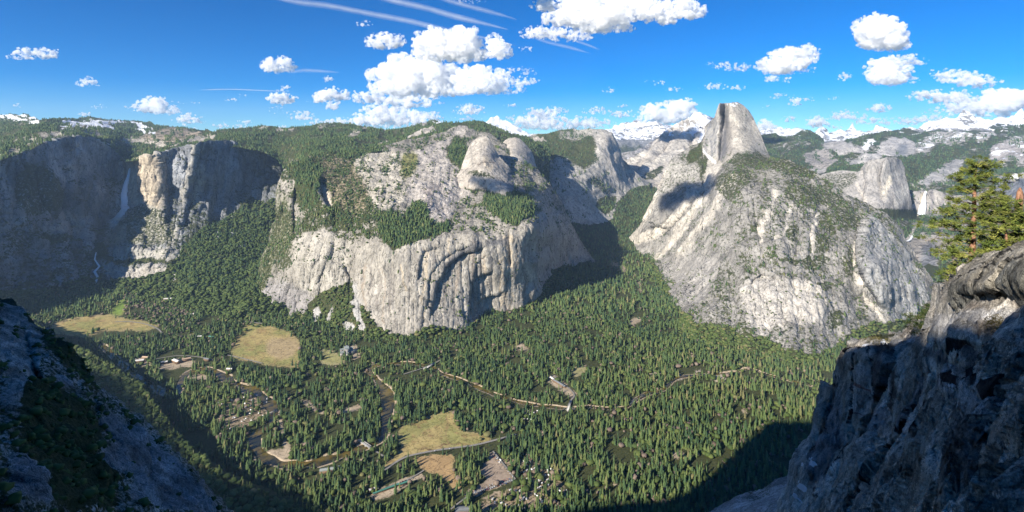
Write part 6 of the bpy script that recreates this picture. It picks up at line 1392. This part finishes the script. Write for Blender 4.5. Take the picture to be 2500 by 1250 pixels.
house(800, 1150, 14, [(-22, 22, -8, 8, 6, 4)], M_wood, M_slate, 'grey green roofed cabin lodge in the trees below the olive river bend')
house(838, 1142, 14, [(-14, 14, -6, 6, 5, 3)], M_wood, M_pale, 'pale roofed cabin right of the grey green roofed lodge')
for k, (x, y, w_, m, t) in enumerate([(398,722,26,M_tan,'largest tan roofed lodge hall in the far left village'),(418,716,20,M_pale,'pale roofed lodge hall behind the largest tan one'),(410,732,22,M_pale,'long pale lodge roof in front of the largest tan one'),(445,728,22,M_tan,'separate tan roofed hall right of the far left village'),(425,727,14,M_tan,'small tan roofed lodge between the village halls'),
                         (340,884,18,M_pale,'white roofed building in the small village lot at the left'),(355,876,14,M_tan,'tan roofed building behind the white roofed one'),(516,826,14,M_teal,'blue green roofed building among trees left of the meadow'),(486,825,16,M_pale,'pale roofed building left of the blue green roofed one'),
                         (430,884,22,M_pale,'long pale roofed building in the village right of the small lot'),(455,880,16,M_tan,'tan roofed building at the right end of the village'),(400,888,14,M_pale,'little pale roofed house at the left of the village'),(505,880,14,M_dark,'dark roofed house by the road left of the meadow'),(470,770,16,M_pale,'pale roofed house in the trees below the far left village'),
                         (560,905,12,M_pale,'small pale roofed house just left of the river bend')]):
    house(x, y, rng.uniform(-30, 30), [(-w_, w_, -w_ * 0.4, w_ * 0.4, 8, 4)], M_wood, m, t)
def bridge(a, b_, w_, z, label, arches=3):
    A_, B_ = flo(*a), flo(*b_); root = empty('bridge', A_.lerp(B_, 0.5), label, 'bridge'); d = (B_ - A_); Ln = d.length; root.rotation_euler.z = math.atan2(d.y, d.x)
    V, Fc = [], []; boxm(V, Fc, -Ln/2, Ln/2, -w_, w_, z - 1.2, z); link(mesh_from('deck', np.array(V), np.array(Fc), None, M_conc), 'deck', root)
    for s_ in (-1, 1):
        V, Fc = [], []; boxm(V, Fc, -Ln/2, Ln/2, s_ * w_ - 0.4, s_ * w_ + 0.4, z + 0.01, z + 1.4); link(mesh_from('parapet', np.array(V), np.array(Fc), None, M_conc), 'parapet', root)
    for k in range(arches + 1):
        V, Fc = [], []; x = -Ln/2 + Ln * k / arches; boxm(V, Fc, x - 1.2, x + 1.2, -w_ * 0.9, w_ * 0.9, -6, z - 1.21); link(mesh_from('pier', np.array(V), np.array(Fc), None, M_stone), 'pier', root)
bridge((1036,903), (1062,888), 5, 4, 'grey road bridge over the river below the arches cliff')
bridge((876,1076), (903,1094), 5, 4, 'grey road bridge beside the lower meadow')
bridge((655,1013), (677,1003), 1.6, 4, 'narrow footbridge across the dark left river bend')
bridge((1386,1003), (1394,980), 4, 4, 'short bridge near the centre of the valley')
# cars
CARC = [(0.75,0.76,0.78),(0.04,0.045,0.05),(0.55,0.56,0.58),(0.06,0.12,0.35),(0.35,0.04,0.04),(0.8,0.8,0.8),(0.16,0.17,0.18)]
CARN = ['white','black','silver','blue','red','white','dark grey']
def car_mesh(col):
    V, Fc = [], []; V += []; boxm(V, Fc, -2.3, 2.3, -0.9, 0.9, 0.35, 1.0); i = len(V)
    V += [(-1.7,-0.85,1.0),(1.2,-0.85,1.0),(1.2,0.85,1.0),(-1.7,0.85,1.0),(-1.2,-0.7,1.55),(0.5,-0.7,1.55),(0.5,0.7,1.55),(-1.2,0.7,1.55)]
    Fc += [(i+4,i+5,i+6,i+7),(i,i+1,i+5,i+4),(i+1,i+2,i+6,i+5),(i+2,i+3,i+7,i+6),(i+3,i,i+4,i+7)]
    m, nt, b, _ = newmat('car paint'); b.inputs['Base Color'].default_value = (*col, 1); b.inputs['Roughness'].default_value = 0.3; b.inputs['Specular IOR Level'].default_value = 0.5
    nn = len(Fc)
    for sx in (-1.4, 1.4):
        for sy in (-0.85, 0.85):
            o = len(V)
            for s_ in (-0.12, 0.12):
                for k in range(8): V.append((sx + 0.36 * math.cos(k * .785), sy + s_, 0.36 + 0.36 * math.sin(k * .785)))
            for k in range(8): Fc.append((o + k, o + (k + 1) % 8, o + 8 + (k + 1) % 8, o + 8 + k))
    me = mesh_from('parked_car', np.array(V), np.array(Fc), None, m); me.materials.append(M_glass)
    idx = np.zeros(len(Fc), np.int32); idx[7:11] = 1; idx[nn:] = 1; me.polygons.foreach_set('material_index', idx); return me
CMESH = [car_mesh(c) for c in CARC]
def car(px, py, rot, where, grp):
    k = int(rng.integers(7)); o = link(CMESH[k], 'parked_car'); o.location = flo(px, py, 3.2); o.rotation_euler.z = math.radians(rot); tag(o, CARN[k] + ' car ' + where, 'car', grp); return o
for k in range(22): t = k / 21; car(1150 + t * 100, 1208 - t * 34 + rng.uniform(-2, 2), 118, 'parked in the row along the lower side of the car park', 'cars in the lower row of the car park')
for k in range(14): t = k / 13; car(1160 + t * 92, 1198 - t * 32 + rng.uniform(-2, 2), 118, 'parked in the second row of the car park', 'cars in the second row of the car park')
for k in range(10): t = k / 9; car(1202 + t * 44, 1112 + t * 44, 40, 'parked along the right hand drive of the car park', 'cars along the right hand drive')
for k in range(6): car(975 + k * 7, 1178 - k * 2, 60, 'parked beside the teal roofed sheds', 'cars beside the teal roofed sheds')
for k in range(8): car(332 + k * 4.5, 876 + (k % 2) * 8, 20, 'parked in the small village lot at the left', 'cars in the small village lot')
o = car(1062, 1101, 12, 'driving', None); o['label'] = 'car driving along the road between the two meadows'; o = car(1098, 1096, 12, 'x', None); o['label'] = 'car on the meadow road near the forest edge'
# tents
M_tent = mat_flat('white tent canvas', (0.62,0.62,0.60), (0.80,0.80,0.78))
V, Fc = [], []; boxm(V, Fc, -2.6, 2.6, -2, 2, 0, 1.7); gable(V, Fc, -2.6, 2.6, -2, 2, 1.72, 1.5, 0.2); TENT = mesh_from('tent_cabin', np.array(V), np.array(Fc), None, M_tent); TENT.validate()
def tents(poly, n, where, grp, seed):
    r = np.random.default_rng(seed); xs_ = [p[0] for p in poly]; ys_ = [p[1] for p in poly]; k = 0
    while k < n:
        x, y = r.uniform(min(xs_), max(xs_)), r.uniform(min(ys_), max(ys_))
        if not inpoly(np.array([x]), np.array([y]), poly)[0]: continue
        o = link(TENT, 'tent_cabin'); o.location = flo(x, y, 2.5); o.rotation_euler.z = r.uniform(0, 3.1); o.scale = [r.uniform(0.75, 1.2)] * 3; tag(o, 'small white canvas tent cabin ' + where, 'tent', grp); k += 1
tents(CAMP[0], 80, 'among the trees right of the car park', 'tent cabins right of the car park', 1)
tents(CAMP[1], 36, 'in the woods left of the dark river bend', 'tent cabins left of the river bend', 2)
tents(CAMP[2], 14, 'in the trees just below the centre bridge', 'tent cabins below the centre bridge', 3)
# ================================================================== camera, sun, sky, air
cam = bpy.data.cameras.new('camera'); cam.lens = 18.0; cam.sensor_width = 36.0; cam.sensor_fit = 'HORIZONTAL'
cam.shift_y = -(625 - HZ) / 2500.0; cam.clip_start = 0.5; cam.clip_end = 200000
co = bpy.data.objects.new('camera', cam); COL.objects.link(co); co.location = (0, 0, H); co.rotation_euler = (math.radians(90), 0, 0); sc.camera = co
sun = bpy.data.lights.new('sun', 'SUN'); sun.energy = 5.0; sun.angle = math.radians(0.53); sun.color = (1.0, 0.93, 0.82)
so = bpy.data.objects.new('sun', sun); COL.objects.link(so)
dirv = Vector((math.sin(SUN_AZ) * math.cos(SUN_EL), math.cos(SUN_AZ) * math.cos(SUN_EL), -math.sin(SUN_EL)))
so.rotation_euler = dirv.to_track_quat('-Z', 'Y').to_euler()
w = bpy.data.worlds.new('World'); sc.world = w; w.use_nodes = True; nt = w.node_tree; nt.nodes.clear()
sky = nt.nodes.new('ShaderNodeTexSky'); sky.sky_type = 'NISHITA'; sky.sun_disc = False
sky.sun_elevation = SUN_EL; sky.sun_rotation = math.radians(225); sky.altitude = 2200; sky.air_density = 0.8; sky.dust_density = 0.15; sky.ozone_density = 4.0
hs = nt.nodes.new('ShaderNodeHueSaturation'); hs.inputs['Saturation'].default_value = 1.55
mx = nt.nodes.new('ShaderNodeMix'); mx.data_type = 'RGBA'; mx.blend_type = 'MULTIPLY'; mx.inputs[0].default_value = 1.0; mx.inputs[7].default_value = (0.64, 0.98, 1.14, 1)
bg = nt.nodes.new('ShaderNodeBackground'); bg.inputs[1].default_value = 0.066; wo = nt.nodes.new('ShaderNodeOutputWorld')
nt.links.new(sky.outputs[0], hs.inputs['Color']); nt.links.new(hs.outputs[0], mx.inputs[6]); nt.links.new(mx.outputs[2], bg.inputs[0]); nt.links.new(bg.outputs[0], wo.inputs[0])
# haze
HZX, HZ0, HZ1 = 26000.0, -60.0, 2150.0
hv = np.array([[-HZX,-3000,HZ0],[HZX,-3000,HZ0],[HZX,22500,HZ0],[-HZX,22500,HZ0],[-HZX,-3000,HZ1],[HZX,-3000,HZ1],[HZX,22500,HZ1],[-HZX,22500,HZ1]])
hf = np.array([[0,3,2,1],[4,5,6,7],[0,1,5,4],[1,2,6,5],[2,3,7,6],[3,0,4,7]])
hm = bpy.data.materials.new('thin blue air'); hm.use_nodes = True; nt = hm.node_tree; nt.nodes.clear()
pv = nt.nodes.new('ShaderNodeVolumePrincipled'); pv.inputs['Density'].default_value = 2.0e-5; pv.inputs['Color'].default_value = (0.5, 0.72, 1.0, 1); pv.inputs['Anisotropy'].default_value = 0.1
oo = nt.nodes.new('ShaderNodeOutputMaterial'); nt.links.new(pv.outputs[0], oo.inputs['Volume'])
HAZE = tag(link(mesh_from('haze', hv, hf, None, hm)), None, None, None, 'stuff')
vs = sc.view_settings; vs.view_transform = 'Standard'; vs.look = 'None'; vs.exposure = 0.95; vs.gamma = 1
cy = sc.cycles
cy.max_bounces = 14; cy.diffuse_bounces = 3; cy.glossy_bounces = 2; cy.transmission_bounces = 2; cy.volume_bounces = 14; cy.transparent_max_bounces = 32
